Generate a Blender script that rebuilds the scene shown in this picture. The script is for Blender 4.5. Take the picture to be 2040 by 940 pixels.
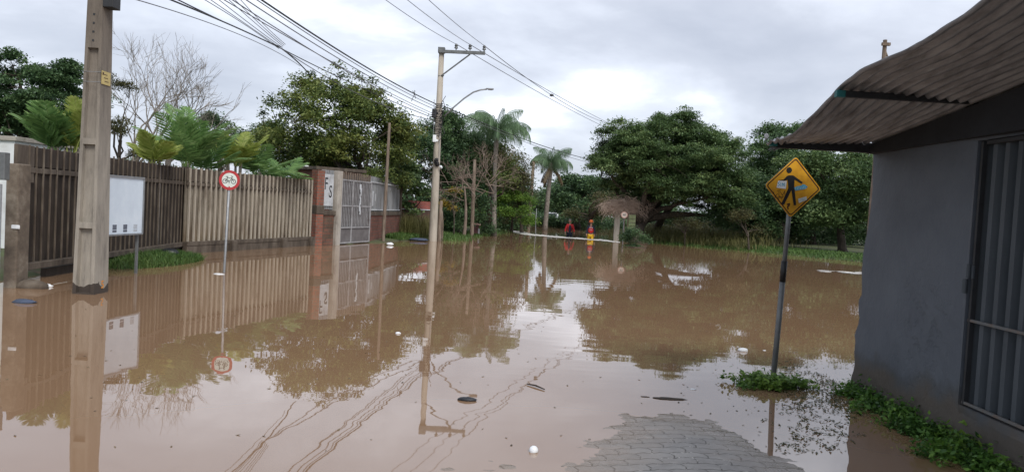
import bpy, bmesh, math, random
import numpy as np
from mathutils import Vector, Matrix
random.seed(7); rng = np.random.default_rng(7)
scene = bpy.context.scene
for o in list(bpy.data.objects): bpy.data.objects.remove(o)
# ------------------------------------------------------------------ camera
FPX, CU, CV = 1480.0, 1020.0, 470.0
PITCH, ROLL, CAMZ = .0365, .055, 1.65
_f = Vector((0, math.cos(PITCH), -math.sin(PITCH)))
_u0 = Vector((0, math.sin(PITCH), math.cos(PITCH))); _r0 = Vector((1, 0, 0))
_R = math.cos(ROLL)*_r0 + math.sin(ROLL)*_u0
_U = -math.sin(ROLL)*_r0 + math.cos(ROLL)*_u0
CAM = Vector((0, 0, CAMZ))
cd = bpy.data.cameras.new('camera'); cam = bpy.data.objects.new('camera', cd)
scene.collection.objects.link(cam); scene.camera = cam
cd.sensor_width = 36; cd.lens = 36*FPX/2040; cd.clip_end = 3000; cd.clip_start = .05
m4 = Matrix(((_R.x, _U.x, -_f.x, 0), (_R.y, _U.y, -_f.y, 0), (_R.z, _U.z, -_f.z, CAMZ), (0, 0, 0, 1)))
cam.matrix_world = m4
# ------------------------------------------------------------------ world, sun, exposure
SUN_EL, SUN_ROT = math.radians(48), math.radians(150)
w = bpy.data.worlds.new('World'); scene.world = w; w.use_nodes = True
nt = w.node_tree; N = nt.nodes; L = nt.links
bg = N['Background']; bg.inputs['Strength'].default_value = .1
sky = N.new('ShaderNodeTexSky'); sky.sky_type = 'NISHITA'; sky.sun_disc = False
sky.sun_elevation = SUN_EL; sky.sun_rotation = SUN_ROT
tc = N.new('ShaderNodeTexCoord'); sep = N.new('ShaderNodeSeparateXYZ'); L.new(tc.outputs['Generated'], sep.inputs[0])
def wmath(op, a, b=None, clamp=False):
    n = N.new('ShaderNodeMath'); n.operation = op; n.use_clamp = clamp
    for i, s in enumerate((a, b)):
        if s is None: continue
        if isinstance(s, (int, float)): n.inputs[i].default_value = s
        else: L.new(s, n.inputs[i])
    return n.outputs[0]
zz = wmath('ADD', wmath('MAXIMUM', sep.outputs['Z'], 0.0), .22)
cmb = N.new('ShaderNodeCombineXYZ')
L.new(wmath('DIVIDE', sep.outputs['X'], zz), cmb.inputs[0]); L.new(wmath('DIVIDE', sep.outputs['Y'], zz), cmb.inputs[1])
def wnoise(scale, detail, rough, off, dist=0.):
    mp = N.new('ShaderNodeMapping'); mp.inputs['Location'].default_value = off
    L.new(cmb.outputs[0], mp.inputs[0])
    n = N.new('ShaderNodeTexNoise'); n.inputs['Scale'].default_value = scale; n.inputs['Detail'].default_value = detail
    n.inputs['Roughness'].default_value = rough; n.inputs['Distortion'].default_value = dist
    L.new(mp.outputs[0], n.inputs['Vector']); return n.outputs['Fac']
n1 = wnoise(.75, 7, .52, (2.3, 1.1, 0), .4); n2 = wnoise(2.2, 6, .55, (5.1, .4, 0), .3)
mixn = wmath('ADD', wmath('MULTIPLY', n1, .7), wmath('MULTIPLY', n2, .3))
cr = N.new('ShaderNodeValToRGB'); L.new(mixn, cr.inputs[0])
els = cr.color_ramp.elements
els[0].position = .38; els[0].color = (3.7, 3.97, 4.65, 1)
els[1].position = .62; els[1].color = (7.9, 8.2, 9.0, 1)
e = els.new(.47); e.color = (4.35, 4.62, 5.3, 1)
e = els.new(.55); e.color = (5.5, 5.82, 6.55, 1)
mx = N.new('ShaderNodeMix'); mx.data_type = 'RGBA'; mx.inputs[0].default_value = .9
L.new(sky.outputs[0], mx.inputs[6]); L.new(cr.outputs[0], mx.inputs[7]); L.new(mx.outputs[2], bg.inputs['Color'])
sd = bpy.data.lights.new('sun', 'SUN'); sd.energy = 1.7; sd.angle = math.radians(22); sd.color = (1, .96, .9)
so = bpy.data.objects.new('sun', sd); scene.collection.objects.link(so)
_sd = Vector((math.sin(SUN_ROT)*math.cos(SUN_EL), math.cos(SUN_ROT)*math.cos(SUN_EL), math.sin(SUN_EL)))
so.rotation_euler = _sd.to_track_quat('Z', 'Y').to_euler(); so.location = (0, -5, 30)
scene.view_settings.view_transform = 'Standard'; scene.view_settings.look = 'None'
scene.view_settings.exposure = .72; scene.view_settings.gamma = 1
scene.render.engine = 'CYCLES'; scene.render.resolution_x = 1024; scene.render.resolution_y = 471
scene.cycles.max_bounces = 6; scene.cycles.transparent_max_bounces = 8
# ------------------------------------------------------------------ helpers
def ray(u, v): return _f + (u-CU)/FPX*_R + (CV-v)/FPX*_U
def G(u, v, z=0.):
    r = ray(u, v); return CAM + r*((z-CAMZ)/r.z)
def P(u, v, Y):
    r = ray(u, v); return CAM + r*(Y/r.y)
def PX(u, v, X):
    r = ray(u, v); return CAM + r*(X/r.x)
def proj(p):
    d = Vector(p)-CAM; k = d.dot(_f); return CU+FPX*d.dot(_R)/k, CV-FPX*d.dot(_U)/k
COL = scene.collection; MW = {}
def tag(o, label=None, cat=None, group=None, kind=None):
    if label: o['label'] = label
    if cat: o['category'] = cat
    if group: o['group'] = group
    if kind: o['kind'] = kind
    return o
def thing(name, label, cat, loc, mat=None, rz=0, group=None):
    o = bpy.data.objects.new(name, None); COL.objects.link(o); o.empty_display_size = .2
    M = Matrix.Translation(Vector(loc)) @ (mat.to_4x4() if mat is not None else Matrix.Rotation(rz, 4, 'Z'))
    o.matrix_world = M; MW[o.name] = M
    return tag(o, label, cat, group)
class MB:
    def __init__(s): s.v = []; s.f = []; s.m = []; s.cur = 0
    def add(s, vs, fs):
        b = len(s.v); s.v += [tuple(v) for v in vs]; s.f += [tuple(b+i for i in f) for f in fs]; s.m += [s.cur]*len(fs); return s
    def box(s, c, d, M=None):
        c = Vector(c); hx, hy, hz = d[0]/2, d[1]/2, d[2]/2
        vs = [Vector((x*hx, y*hy, z*hz)) for z in (-1, 1) for y in (-1, 1) for x in (-1, 1)]
        if M is not None: vs = [M @ v for v in vs]
        return s.add([c+v for v in vs], [(0, 2, 3, 1), (4, 5, 7, 6), (0, 1, 5, 4), (1, 3, 7, 5), (3, 2, 6, 7), (2, 0, 4, 6)])
    def beam(s, a, b, wd, dp, up=(0, 0, 1)):
        a = Vector(a); b = Vector(b); d = (b-a); l = d.length; y = d.normalized(); u = Vector(up)
        if abs(u.dot(y)) > .98: u = Vector((0, 1, 0))
        x = y.cross(u).normalized(); z = x.cross(y)
        return s.box((a+b)/2, (wd, l, dp), Matrix((x, y, z)).transposed())
    def tube(s, pts, r, n=8, cap=True):
        pts = [Vector(p) for p in pts]; k = len(pts)
        if not hasattr(r, '__len__'): r = [r]*k
        t = (pts[1]-pts[0]).normalized(); ref = Vector((0, 0, 1)) if abs(t.z) < .9 else Vector((1, 0, 0))
        x = t.cross(ref).normalized(); vs = []
        for i in range(k):
            if i == 0: t = pts[1]-pts[0]
            elif i == k-1: t = pts[-1]-pts[-2]
            else: t = pts[i+1]-pts[i-1]
            if t.length < 1e-9: t = Vector((0, 0, 1))
            t.normalize(); x = (x-t*x.dot(t)); x = x.normalized() if x.length > 1e-6 else t.orthogonal().normalized(); y = t.cross(x)
            for j in range(n):
                a = 2*math.pi*j/n; vs.append(pts[i]+r[i]*(math.cos(a)*x+math.sin(a)*y))
        fs = [(i*n+j, i*n+(j+1) % n, (i+1)*n+(j+1) % n, (i+1)*n+j) for i in range(k-1) for j in range(n)]
        if cap: fs += [tuple(range(n-1, -1, -1)), tuple((k-1)*n+j for j in range(n))]
        return s.add(vs, fs)
    def loft(s, rings):
        n = len(rings[0]); vs = [p for r in rings for p in r]
        fs = [(i*n+j, i*n+(j+1) % n, (i+1)*n+(j+1) % n, (i+1)*n+j) for i in range(len(rings)-1) for j in range(n)]
        fs += [tuple(range(n-1, -1, -1)), tuple((len(rings)-1)*n+j for j in range(n))]
        return s.add(vs, fs)
    def prism(s, poly, y0, y1):      # polygon in local XZ (x,z), extruded along y
        n = len(poly); vs = [(x, y0, z) for x, z in poly]+[(x, y1, z) for x, z in poly]
        fs = [tuple(range(n)), tuple(range(2*n-1, n-1, -1))]+[(i, i+n, (i+1) % n+n, (i+1) % n) for i in range(n)]
        return s.add(vs, fs)
    def ball(s, c, r, nu=12, nv=8, squash=(1, 1, 1), jit=0):
        c = Vector(c); vs = []
        for i in range(nv+1):
            th = math.pi*i/nv
            for j in range(nu):
                ph = 2*math.pi*j/nu; k = r*(1+random.uniform(-jit, jit))
                vs.append(c+Vector((k*squash[0]*math.sin(th)*math.cos(ph), k*squash[1]*math.sin(th)*math.sin(ph), k*squash[2]*math.cos(th))))
        return s.add(vs, [(i*nu+j, (i+1)*nu+j, (i+1)*nu+(j+1) % nu, i*nu+(j+1) % nu) for i in range(nv) for j in range(nu)])
    def build(s, name, mats, parent=None, world=False, smooth=False, bevel=0, loc=None):
        me = bpy.data.meshes.new(name); vs = s.v
        if parent is not None and world:
            Mi = MW[parent.name].inverted(); vs = [tuple(Mi @ Vector(v)) for v in vs]
        if loc is not None: lv = Vector(loc); vs = [tuple(Vector(v)-lv) for v in vs]
        me.from_pydata(vs, [], s.f)
        if not isinstance(mats, (list, tuple)): mats = [mats]
        for m in mats: me.materials.append(m)
        me.polygons.foreach_set('material_index', s.m)
        if smooth: me.polygons.foreach_set('use_smooth', [True]*len(s.f))
        bm = bmesh.new(); bm.from_mesh(me); bmesh.ops.recalc_face_normals(bm, faces=bm.faces); bm.to_mesh(me); bm.free()
        me.update()
        o = bpy.data.objects.new(name, me); COL.objects.link(o)
        if parent is not None: o.parent = parent; MW[o.name] = MW[parent.name]
        if loc is not None: o.location = loc; MW[o.name] = Matrix.Translation(lv)
        if bevel:
            b = o.modifiers.new('bevel', 'BEVEL'); b.width = bevel; b.segments = 2; b.limit_method = 'ANGLE'
        return o
def np_mesh(name, V, k, mat, parent=None, rnd=None, smooth=False, loc=None):
    """V: (nfaces*k,3) array, each face k own vertices"""
    V = np.asarray(V, dtype=np.float32).reshape(-1, 3)
    if parent is not None:
        Mi = np.array(MW[parent.name].inverted()); V = V @ Mi[:3, :3].T.astype(np.float32)+Mi[:3, 3].astype(np.float32)
    if loc is not None: V = V-np.array(loc, dtype=np.float32)
    nf = len(V)//k; me = bpy.data.meshes.new(name)
    me.vertices.add(nf*k); me.vertices.foreach_set('co', V.astype(np.float32).ravel())
    me.loops.add(nf*k); me.loops.foreach_set('vertex_index', np.arange(nf*k, dtype=np.int32))
    me.polygons.add(nf); me.polygons.foreach_set('loop_start', np.arange(0, nf*k, k, dtype=np.int32))
    me.update(calc_edges=True)
    if rnd is not None:
        a = me.attributes.new('rnd', 'FLOAT', 'FACE'); a.data.foreach_set('value', np.asarray(rnd, dtype=np.float32))
    me.materials.append(mat)
    o = bpy.data.objects.new(name, me); COL.objects.link(o)
    if parent is not None: o.parent = parent
    if loc is not None: o.location = loc
    return o
# ------------------------------------------------------------------ materials
def newmat(name):
    m = bpy.data.materials.new(name); m.use_nodes = True; return m, m.node_tree.nodes, m.node_tree.links, m.node_tree.nodes['Principled BSDF']
def nz(Nn, Ll, vec, scale, detail=6, rough=.6, dist=0):
    n = Nn.new('ShaderNodeTexNoise'); n.inputs['Scale'].default_value = scale; n.inputs['Detail'].default_value = detail
    n.inputs['Roughness'].default_value = rough; n.inputs['Distortion'].default_value = dist; Ll.new(vec, n.inputs['Vector']); return n.outputs['Fac']
def ramp(Nn, Ll, fac, stops):
    r = Nn.new('ShaderNodeValToRGB'); Ll.new(fac, r.inputs[0]); el = r.color_ramp.elements
    el[0].position = stops[0][0]; el[0].color = (*stops[0][1], 1); el[1].position = stops[-1][0]; el[1].color = (*stops[-1][1], 1)
    for p, c in stops[1:-1]:
        e = el.new(p); e.color = (*c, 1)
    return r.outputs[0]
def mixc(Nn, Ll, fac, a, b, mode='MIX'):
    m = Nn.new('ShaderNodeMix'); m.data_type = 'RGBA'; m.blend_type = mode
    for i, s in ((0, fac), (6, a), (7, b)):
        if isinstance(s, (int, float)): m.inputs[i].default_value = s
        elif isinstance(s, tuple): m.inputs[i].default_value = (*s, 1)
        else: Ll.new(s, m.inputs[i])
    return m.outputs[2]
def simple(name, c1, c2=None, rough=.8, scale=4, bump=.2, metal=0, stretch=None, c3=None, bscale=30, spec=.4):
    m, n, l, b = newmat(name); tcn = n.new('ShaderNodeTexCoord'); vec = tcn.outputs['Object']
    if stretch:
        mp = n.new('ShaderNodeMapping'); mp.inputs['Scale'].default_value = stretch; l.new(vec, mp.inputs[0]); vec = mp.outputs[0]
    c2 = c2 or tuple(x*.6 for x in c1)
    f = nz(n, l, vec, scale, 8, .65)
    st = [(.3, c2), (.62, c1)] if not c3 else [(.3, c2), (.5, c1), (.68, c3)]
    l.new(ramp(n, l, f, st), b.inputs['Base Color'])
    b.inputs['Roughness'].default_value = rough; b.inputs['Metallic'].default_value = metal
    b.inputs['Specular IOR Level'].default_value = spec
    if bump:
        bp = n.new('ShaderNodeBump'); bp.inputs['Strength'].default_value = bump; bp.inputs['Distance'].default_value = .01
        l.new(nz(n, l, vec, bscale, 6, .7), bp.inputs['Height']); l.new(bp.outputs[0], b.inputs['Normal'])
    return m
def leafmat(name, dark, mid, light, trans=.33, rough=.55):
    m, n, l, b = newmat(name)
    a = n.new('ShaderNodeAttribute'); a.attribute_name = 'rnd'; tcn = n.new('ShaderNodeTexCoord')
    f = nz(n, l, tcn.outputs['Object'], .55, 3, .6)
    mm = n.new('ShaderNodeMath'); mm.operation = 'MULTIPLY_ADD'; l.new(f, mm.inputs[0]); mm.inputs[1].default_value = .9; mm.inputs[2].default_value = -.45
    ad = n.new('ShaderNodeMath'); ad.operation = 'ADD'; l.new(mm.outputs[0], ad.inputs[0]); l.new(a.outputs['Fac'], ad.inputs[1])
    c = ramp(n, l, ad.outputs[0], [(.1, dark), (.5, mid), (.95, light)])
    l.new(c, b.inputs['Base Color']); b.inputs['Roughness'].default_value = rough; b.inputs['Specular IOR Level'].default_value = .35
    t = n.new('ShaderNodeBsdfTranslucent'); l.new(c, t.inputs['Color']); mxs = n.new('ShaderNodeMixShader'); mxs.inputs[0].default_value = trans
    l.new(b.outputs[0], mxs.inputs[1]); l.new(t.outputs[0], mxs.inputs[2]); l.new(mxs.outputs[0], n['Material Output'].inputs['Surface'])
    return m
M = {}
M['conc'] = simple('weathered_concrete', (.34, .31, .27), (.2, .175, .15), .9, 2.2, .5, stretch=(1.5, 1.5, .7), c3=(.42, .39, .34))
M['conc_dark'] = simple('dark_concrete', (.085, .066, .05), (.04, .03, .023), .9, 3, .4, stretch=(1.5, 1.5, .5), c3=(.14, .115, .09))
M['fin_dark'] = simple('slat_edge_dark', (.105, .082, .062), (.045, .034, .026), .9, 5, .3, stretch=(1, 1, .3), c3=(.17, .145, .115))
M['back_dark'] = simple('slat_back_dark', (.038, .028, .021), (.02, .015, .011), .9, 5, .3, stretch=(1, 1, .3), c3=(.06, .045, .034))
M['fin_light'] = simple('slat_edge_light', (.37, .325, .265), (.17, .135, .1), .9, 3, .3, stretch=(1, 1, .3), c3=(.42, .37, .3))
def light_back():
    m, n, l, b = newmat('slat_back_light'); t = n.new('ShaderNodeTexCoord')
    mp = n.new('ShaderNodeMapping'); mp.inputs['Scale'].default_value = (1, 1, .35); l.new(t.outputs['Object'], mp.inputs[0])
    c = ramp(n, l, nz(n, l, mp.outputs[0], 2.2, 8, .7), [(.3, (.08, .062, .046)), (.48, (.2, .17, .13)), (.7, (.33, .295, .235))])
    s = n.new('ShaderNodeSeparateXYZ'); l.new(t.outputs['Object'], s.inputs[0])
    f = ramp(n, l, s.outputs['Z'], [(.45, (.75, .66, .56)), (1.0, (1, 1, 1))])       # flood silt tide mark
    l.new(mixc(n, l, 1., c, f, 'MULTIPLY'), b.inputs['Base Color']); b.inputs['Roughness'].default_value = .95
    return m
M['back_light'] = light_back()
def brickmat(name, ca, cb, mortar, bw=.22, bh=.09, rot=0, dirt=.5):
    m, n, l, b = newmat(name); t = n.new('ShaderNodeTexCoord'); s = n.new('ShaderNodeSeparateXYZ'); l.new(t.outputs['Object'], s.inputs[0])
    ad = n.new('ShaderNodeMath'); ad.operation = 'ADD'; l.new(s.outputs['X'], ad.inputs[0]); l.new(s.outputs['Y'], ad.inputs[1])
    c = n.new('ShaderNodeCombineXYZ'); l.new(ad.outputs[0], c.inputs[0]); l.new(s.outputs['Z'], c.inputs[1])
    br = n.new('ShaderNodeTexBrick'); l.new(c.outputs[0], br.inputs['Vector']); br.inputs['Scale'].default_value = 1
    br.inputs['Brick Width'].default_value = bw; br.inputs['Row Height'].default_value = bh; br.inputs['Mortar Size'].default_value = .012
    br.inputs['Mortar Smooth'].default_value = .3
    br.inputs['Color1'].default_value = (*ca, 1); br.inputs['Color2'].default_value = (*cb, 1); br.inputs['Mortar'].default_value = (*mortar, 1)
    g = ramp(n, l, nz(n, l, t.outputs['Object'], 2.5, 8, .7), [(.35, (.3, .28, .25)), (.65, (1, 1, 1))])
    l.new(mixc(n, l, dirt, br.outputs['Color'], g, 'MULTIPLY'), b.inputs['Base Color']); b.inputs['Roughness'].default_value = .9
    bp = n.new('ShaderNodeBump'); bp.inputs['Strength'].default_value = .6; bp.inputs['Distance'].default_value = .01; bp.invert = True
    l.new(br.outputs['Fac'], bp.inputs['Height']); l.new(bp.outputs[0], b.inputs['Normal']); return m
M['brick_orange'] = brickmat('orange_brick', (.31, .11, .07), (.22, .08, .055), (.17, .14, .115), .2, .1, dirt=.55)
M['brick_mossy'] = brickmat('mossy_brick', (.2, .09, .06), (.13, .085, .055), (.1, .085, .065), .3, .12, dirt=.75)
M['brick_red'] = brickmat('red_brick', (.21, .075, .052), (.15, .06, .042), (.12, .085, .07), .3, .12, dirt=.65)
M['brick_wall_dark'] = brickmat('dark_brick', (.14, .07, .05), (.1, .055, .042), (.09, .07, .06), .3, .12, dirt=.8)
M['brick_cap'] = brickmat('red_brick_course', (.36, .07, .05), (.28, .06, .045), (.2, .15, .13), .2, .09, dirt=.35)
M['pole_conc'] = simple('pole_concrete', (.37, .33, .275), (.25, .22, .18), .9, 1.6, .6, stretch=(2, 2, .5), c3=(.44, .395, .33), bscale=22)
def left_pole_mat():
    m, n, l, b = newmat('stained_pole_concrete'); t = n.new('ShaderNodeTexCoord'); mp = n.new('ShaderNodeMapping')
    mp.inputs['Scale'].default_value = (3, 3, .6); l.new(t.outputs['Object'], mp.inputs[0])
    c = ramp(n, l, nz(n, l, mp.outputs[0], 2.4, 9, .7), [(.28, (.13, .115, .1)), (.45, (.25, .225, .19)), (.7, (.35, .315, .265))])
    s = n.new('ShaderNodeSeparateXYZ'); l.new(t.outputs['Object'], s.inputs[0])
    up = ramp(n, l, s.outputs['Z'], [(0, (1, 1, 1)), (1, (.62, .58, .56))]);
    q = n.new('ShaderNodeMath'); q.operation = 'MULTIPLY'; l.new(s.outputs['Z'], q.inputs[0]); q.inputs[1].default_value = .2
    up = ramp(n, l, q.outputs[0], [(.3, (1, 1, 1)), (.8, (.5, .46, .44))])           # darker towards the top of the shaft
    c = mixc(n, l, 1., c, up, 'MULTIPLY')
    nn = nz(n, l, t.outputs['Object'], 4.5, 2, .5)
    a = n.new('ShaderNodeMath'); a.operation = 'MULTIPLY_ADD'; l.new(nn, a.inputs[0]); a.inputs[1].default_value = -.55; l.new(s.outputs['Z'], a.inputs[2])
    wet = ramp(n, l, a.outputs[0], [(-.001+.0, (1, 1, 1)), (.0, (1, 1, 1))])
    gt = n.new('ShaderNodeMath'); gt.operation = 'LESS_THAN'; l.new(a.outputs[0], gt.inputs[0]); gt.inputs[1].default_value = -.14
    l.new(mixc(n, l, gt.outputs[0], c, (.05, .038, .03)), b.inputs['Base Color']); b.inputs['Roughness'].default_value = .9
    bp = n.new('ShaderNodeBump'); bp.inputs['Strength'].default_value = .7; bp.inputs['Distance'].default_value = .012
    l.new(nz(n, l, mp.outputs[0], 9, 8, .75), bp.inputs['Height']); l.new(bp.outputs[0], b.inputs['Normal']); return m
M['pole_left'] = left_pole_mat()
M['galv'] = simple('galvanised_steel', (.3, .31, .32), (.2, .21, .22), .5, 6, .1, metal=.4)
M['galv_dark'] = simple('old_steel', (.17, .18, .18), (.1, .105, .11), .55, 5, .15, metal=.3)
M['dark_steel'] = simple('dark_steel', (.03, .032, .035), (.02, .02, .022), .6, 5, .1)
M['black'] = simple('black_plastic', (.015, .015, .016), (.01, .01, .01), .5, 5, 0)
M['white'] = simple('white_paint', (.75, .78, .8), (.6, .63, .66), .6, 3, .05, c3=(.8, .82, .84))
M['board_white'] = simple('board_white', (.6, .68, .76), (.55, .62, .7), .45, 2.5, .03, c3=(.66, .73, .8))
M['board_mark'] = simple('board_print', (.05, .06, .09), (.2, .22, .26), .6, 60, 0)
M['board_mark_pale'] = simple('board_print_pale', (.35, .38, .42), (.55, .6, .65), .6, 60, 0)
M['red_paint'] = simple('red_paint', (.42, .035, .04), (.32, .03, .035), .5, 6, .05)
M['sign_white'] = simple('sign_white', (.66, .7, .66), (.5, .55, .5), .5, 12, .03)
M['yellow'] = simple('sign_yellow', (.66, .33, .022), (.48, .22, .02), .45, 7, .05, c3=(.74, .39, .03))
M['brown_border'] = simple('sign_border', (.06, .018, .012), (.035, .012, .01), .6, 8, 0)
M['ink'] = simple('black_ink', (.012, .012, .014), (.02, .02, .02), .6, 8, 0)
M['blue_stick'] = simple('blue_sticker', (.05, .3, .5), (.12, .45, .6), .5, 40, 0)
M['orange_paint'] = simple('orange_paint', (.7, .28, .02), (.6, .2, .02), .7, 5, 0)
M['yellow_plate'] = simple('faded_yellow_plate', (.5, .4, .16), (.4, .32, .14), .6, 12, 0)
M['wood'] = simple('weathered_wood', (.16, .12, .09), (.08, .06, .045), .9, 6, .5, stretch=(3, 3, .4), c3=(.24, .2, .16))
M['bark'] = simple('bark', (.07, .055, .042), (.03, .024, .02), .95, 5, 1., stretch=(2, 2, .6), c3=(.12, .1, .08), bscale=14)
M['bark_grey'] = simple('grey_bark', (.2, .175, .15), (.11, .095, .08), .95, 5, .6, c3=(.28, .25, .22))
M['twig'] = simple('dry_twigs', (.2, .15, .12), (.11, .08, .065), .95, 1.5, 0, c3=(.3, .24, .2))
M['straw'] = simple('dry_straw', (.46, .35, .28), (.28, .21, .165), .95, 1.2, 0, c3=(.56, .45, .37))
M['grey_wall'] = None
M['panel_grey'] = simple('grey_metal_panel', (.24, .245, .25), (.13, .125, .12), .7, 2.5, .1, stretch=(2, 2, .5), c3=(.32, .33, .34))
M['panel_pale'] = simple('pale_metal_plate', (.46, .48, .5), (.3, .3, .3), .6, 4, .05, c3=(.53, .55, .57))
M['gate_grey'] = simple('gate_paint', (.27, .265, .27), (.17, .16, .16), .6, 4, .1, c3=(.34, .34, .35))
M['gate_back'] = simple('gate_sheet', (.15, .14, .14), (.09, .08, .08), .7, 3, .1)
M['moss_conc'] = simple('mossy_concrete', (.27, .33, .16), (.2, .19, .14), .95, 2, .5, c3=(.4, .42, .27))
M['plaster_white'] = simple('white_plaster', (.66, .68, .68), (.5, .5, .48), .9, 1.5, .1, c3=(.74, .76, .76))
M['cloth_dark'] = simple('dark_bag', (.018, .02, .026), (.01, .01, .012), .35, 12, .8, bscale=18)
M['cloth_blue'] = simple('blue_rag', (.06, .08, .13), (.03, .04, .06), .8, 12, .6)
M['bag_white'] = simple('white_plastic_bag', (.78, .8, .82), (.62, .64, .66), .35, 10, .6, bscale=16)
M['foam_glint'] = simple('foam_and_sky_glint', (.7, .7, .68), (.42, .38, .32), .5, 3, .5, stretch=(.3, 2, 1))  # pale scum, also the sky reflection painted on the wake
M['debris'] = simple('brown_debris', (.045, .032, .022), (.02, .015, .012), .9, 12, .4)
M['wire'] = simple('cable_black', (.03, .03, .034), (.02, .02, .022), .6, 3, 0)
M['wire_thin'] = simple('cable_grey', (.12, .12, .135), (.09, .09, .1), .6, 3, 0)
M['skin'] = simple('skin', (.42, .24, .17), (.34, .19, .13), .6, 8, 0)
M['suit_red'] = simple('red_suit', (.62, .03, .035), (.42, .02, .025), .7, 6, .3)
M['suit_navy'] = simple('navy_suit', (.02, .024, .045), (.012, .014, .025), .8, 6, .3)
M['suit_yellow'] = simple('yellow_trousers', (.8, .5, .02), (.65, .36, .02), .7, 6, .3)
M['orange_helmet'] = simple('orange_helmet', (.8, .17, .03), (.65, .12, .02), .4, 6, 0)
M['hair'] = simple('hair', (.05, .04, .035), (.02, .016, .014), .8, 20, 0)
M['car_paint'] = simple('car_white_paint', (.72, .74, .77), (.64, .66, .7), .3, 3, 0)
M['glass'] = simple('car_glass', (.02, .025, .03), (.015, .02, .022), .08, 3, 0, spec=.8)
M['rubber'] = simple('rubber', (.02, .02, .02), (.012, .012, .012), .85, 6, .1)
M['red_light'] = simple('tail_lamp_red', (.4, .02, .02), (.3, .015, .015), .3, 5, 0)
M['canopy'] = simple('old_corrugated_steel', (.22, .225, .235), (.085, .083, .085), .45, 3.5, .15, stretch=(6, .8, 1), c3=(.33, .335, .345), metal=.15)
M['green_paint'] = simple('green_paint', (.02, .16, .15), (.015, .1, .1), .5, 8, .1)
M['wall_shade'] = simple('painted_wall_shade', (.022, .024, .028), (.014, .015, .018), .9, 3, .2)  # deep shade under the canopy, put into the colour
M['bar_steel'] = simple('rusty_bar', (.13, .13, .125), (.16, .1, .07), .6, 14, .3, c3=(.11, .12, .13))
M['shutter'] = simple('shutter_paint', (.075, .088, .1), (.05, .06, .07), .6, 2.5, .1, stretch=(1, 1, .4))
M['leaf_dark'] = leafmat('leaf_dark', (0.035, 0.069, 0.034), (0.077, 0.14, 0.059), (0.155, 0.239, 0.091))
M['leaf_big'] = leafmat('leaf_fern', (0.049, 0.091, 0.035), (0.112, 0.183, 0.067), (0.211, 0.28, 0.105))
M['leaf_mix'] = leafmat('leaf_mixed', (0.049, 0.084, 0.028), (0.14, 0.189, 0.05), (0.28, 0.295, 0.084))
M['leaf_bright'] = leafmat('leaf_bright', (.06, .13, .02), (.14, .25, .04), (.26, .38, .07), .35)
M['leaf_olive'] = leafmat('leaf_olive', (0.042, 0.048, 0.018), (0.102, 0.102, 0.042), (0.192, 0.168, 0.072))
M['leaf_brown'] = leafmat('leaf_brown', (.06, .045, .025), (.13, .095, .05), (.22, .16, .09))
M['leaf_yellow'] = leafmat('leaf_yellow', (.14, .1, .01), (.26, .19, .025), (.38, .29, .05))
M['palm'] = leafmat('palm_leaf', (.06, .13, .04), (.15, .27, .08), (.28, .4, .15), .35)
M['palm_yellow'] = leafmat('palm_leaf_yellow', (.14, .2, .03), (.3, .36, .08), (.45, .48, .16), .4)
M['palm_dark'] = leafmat('palm_leaf_dark', (.06, .11, .06), (.12, .2, .1), (.22, .32, .18), .3)
M['grass'] = leafmat('grass_blade', (.03, .07, .015), (.07, .14, .03), (.14, .2, .055), .2)
M['grass_dry'] = leafmat('grass_dry', (.07, .08, .025), (.17, .17, .06), (.3, .27, .12), .3)
M['weed'] = leafmat('weed_leaf', (0.026, 0.072, 0.016), (0.072, 0.169, 0.029), (0.169, 0.312, 0.046), .3)
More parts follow.
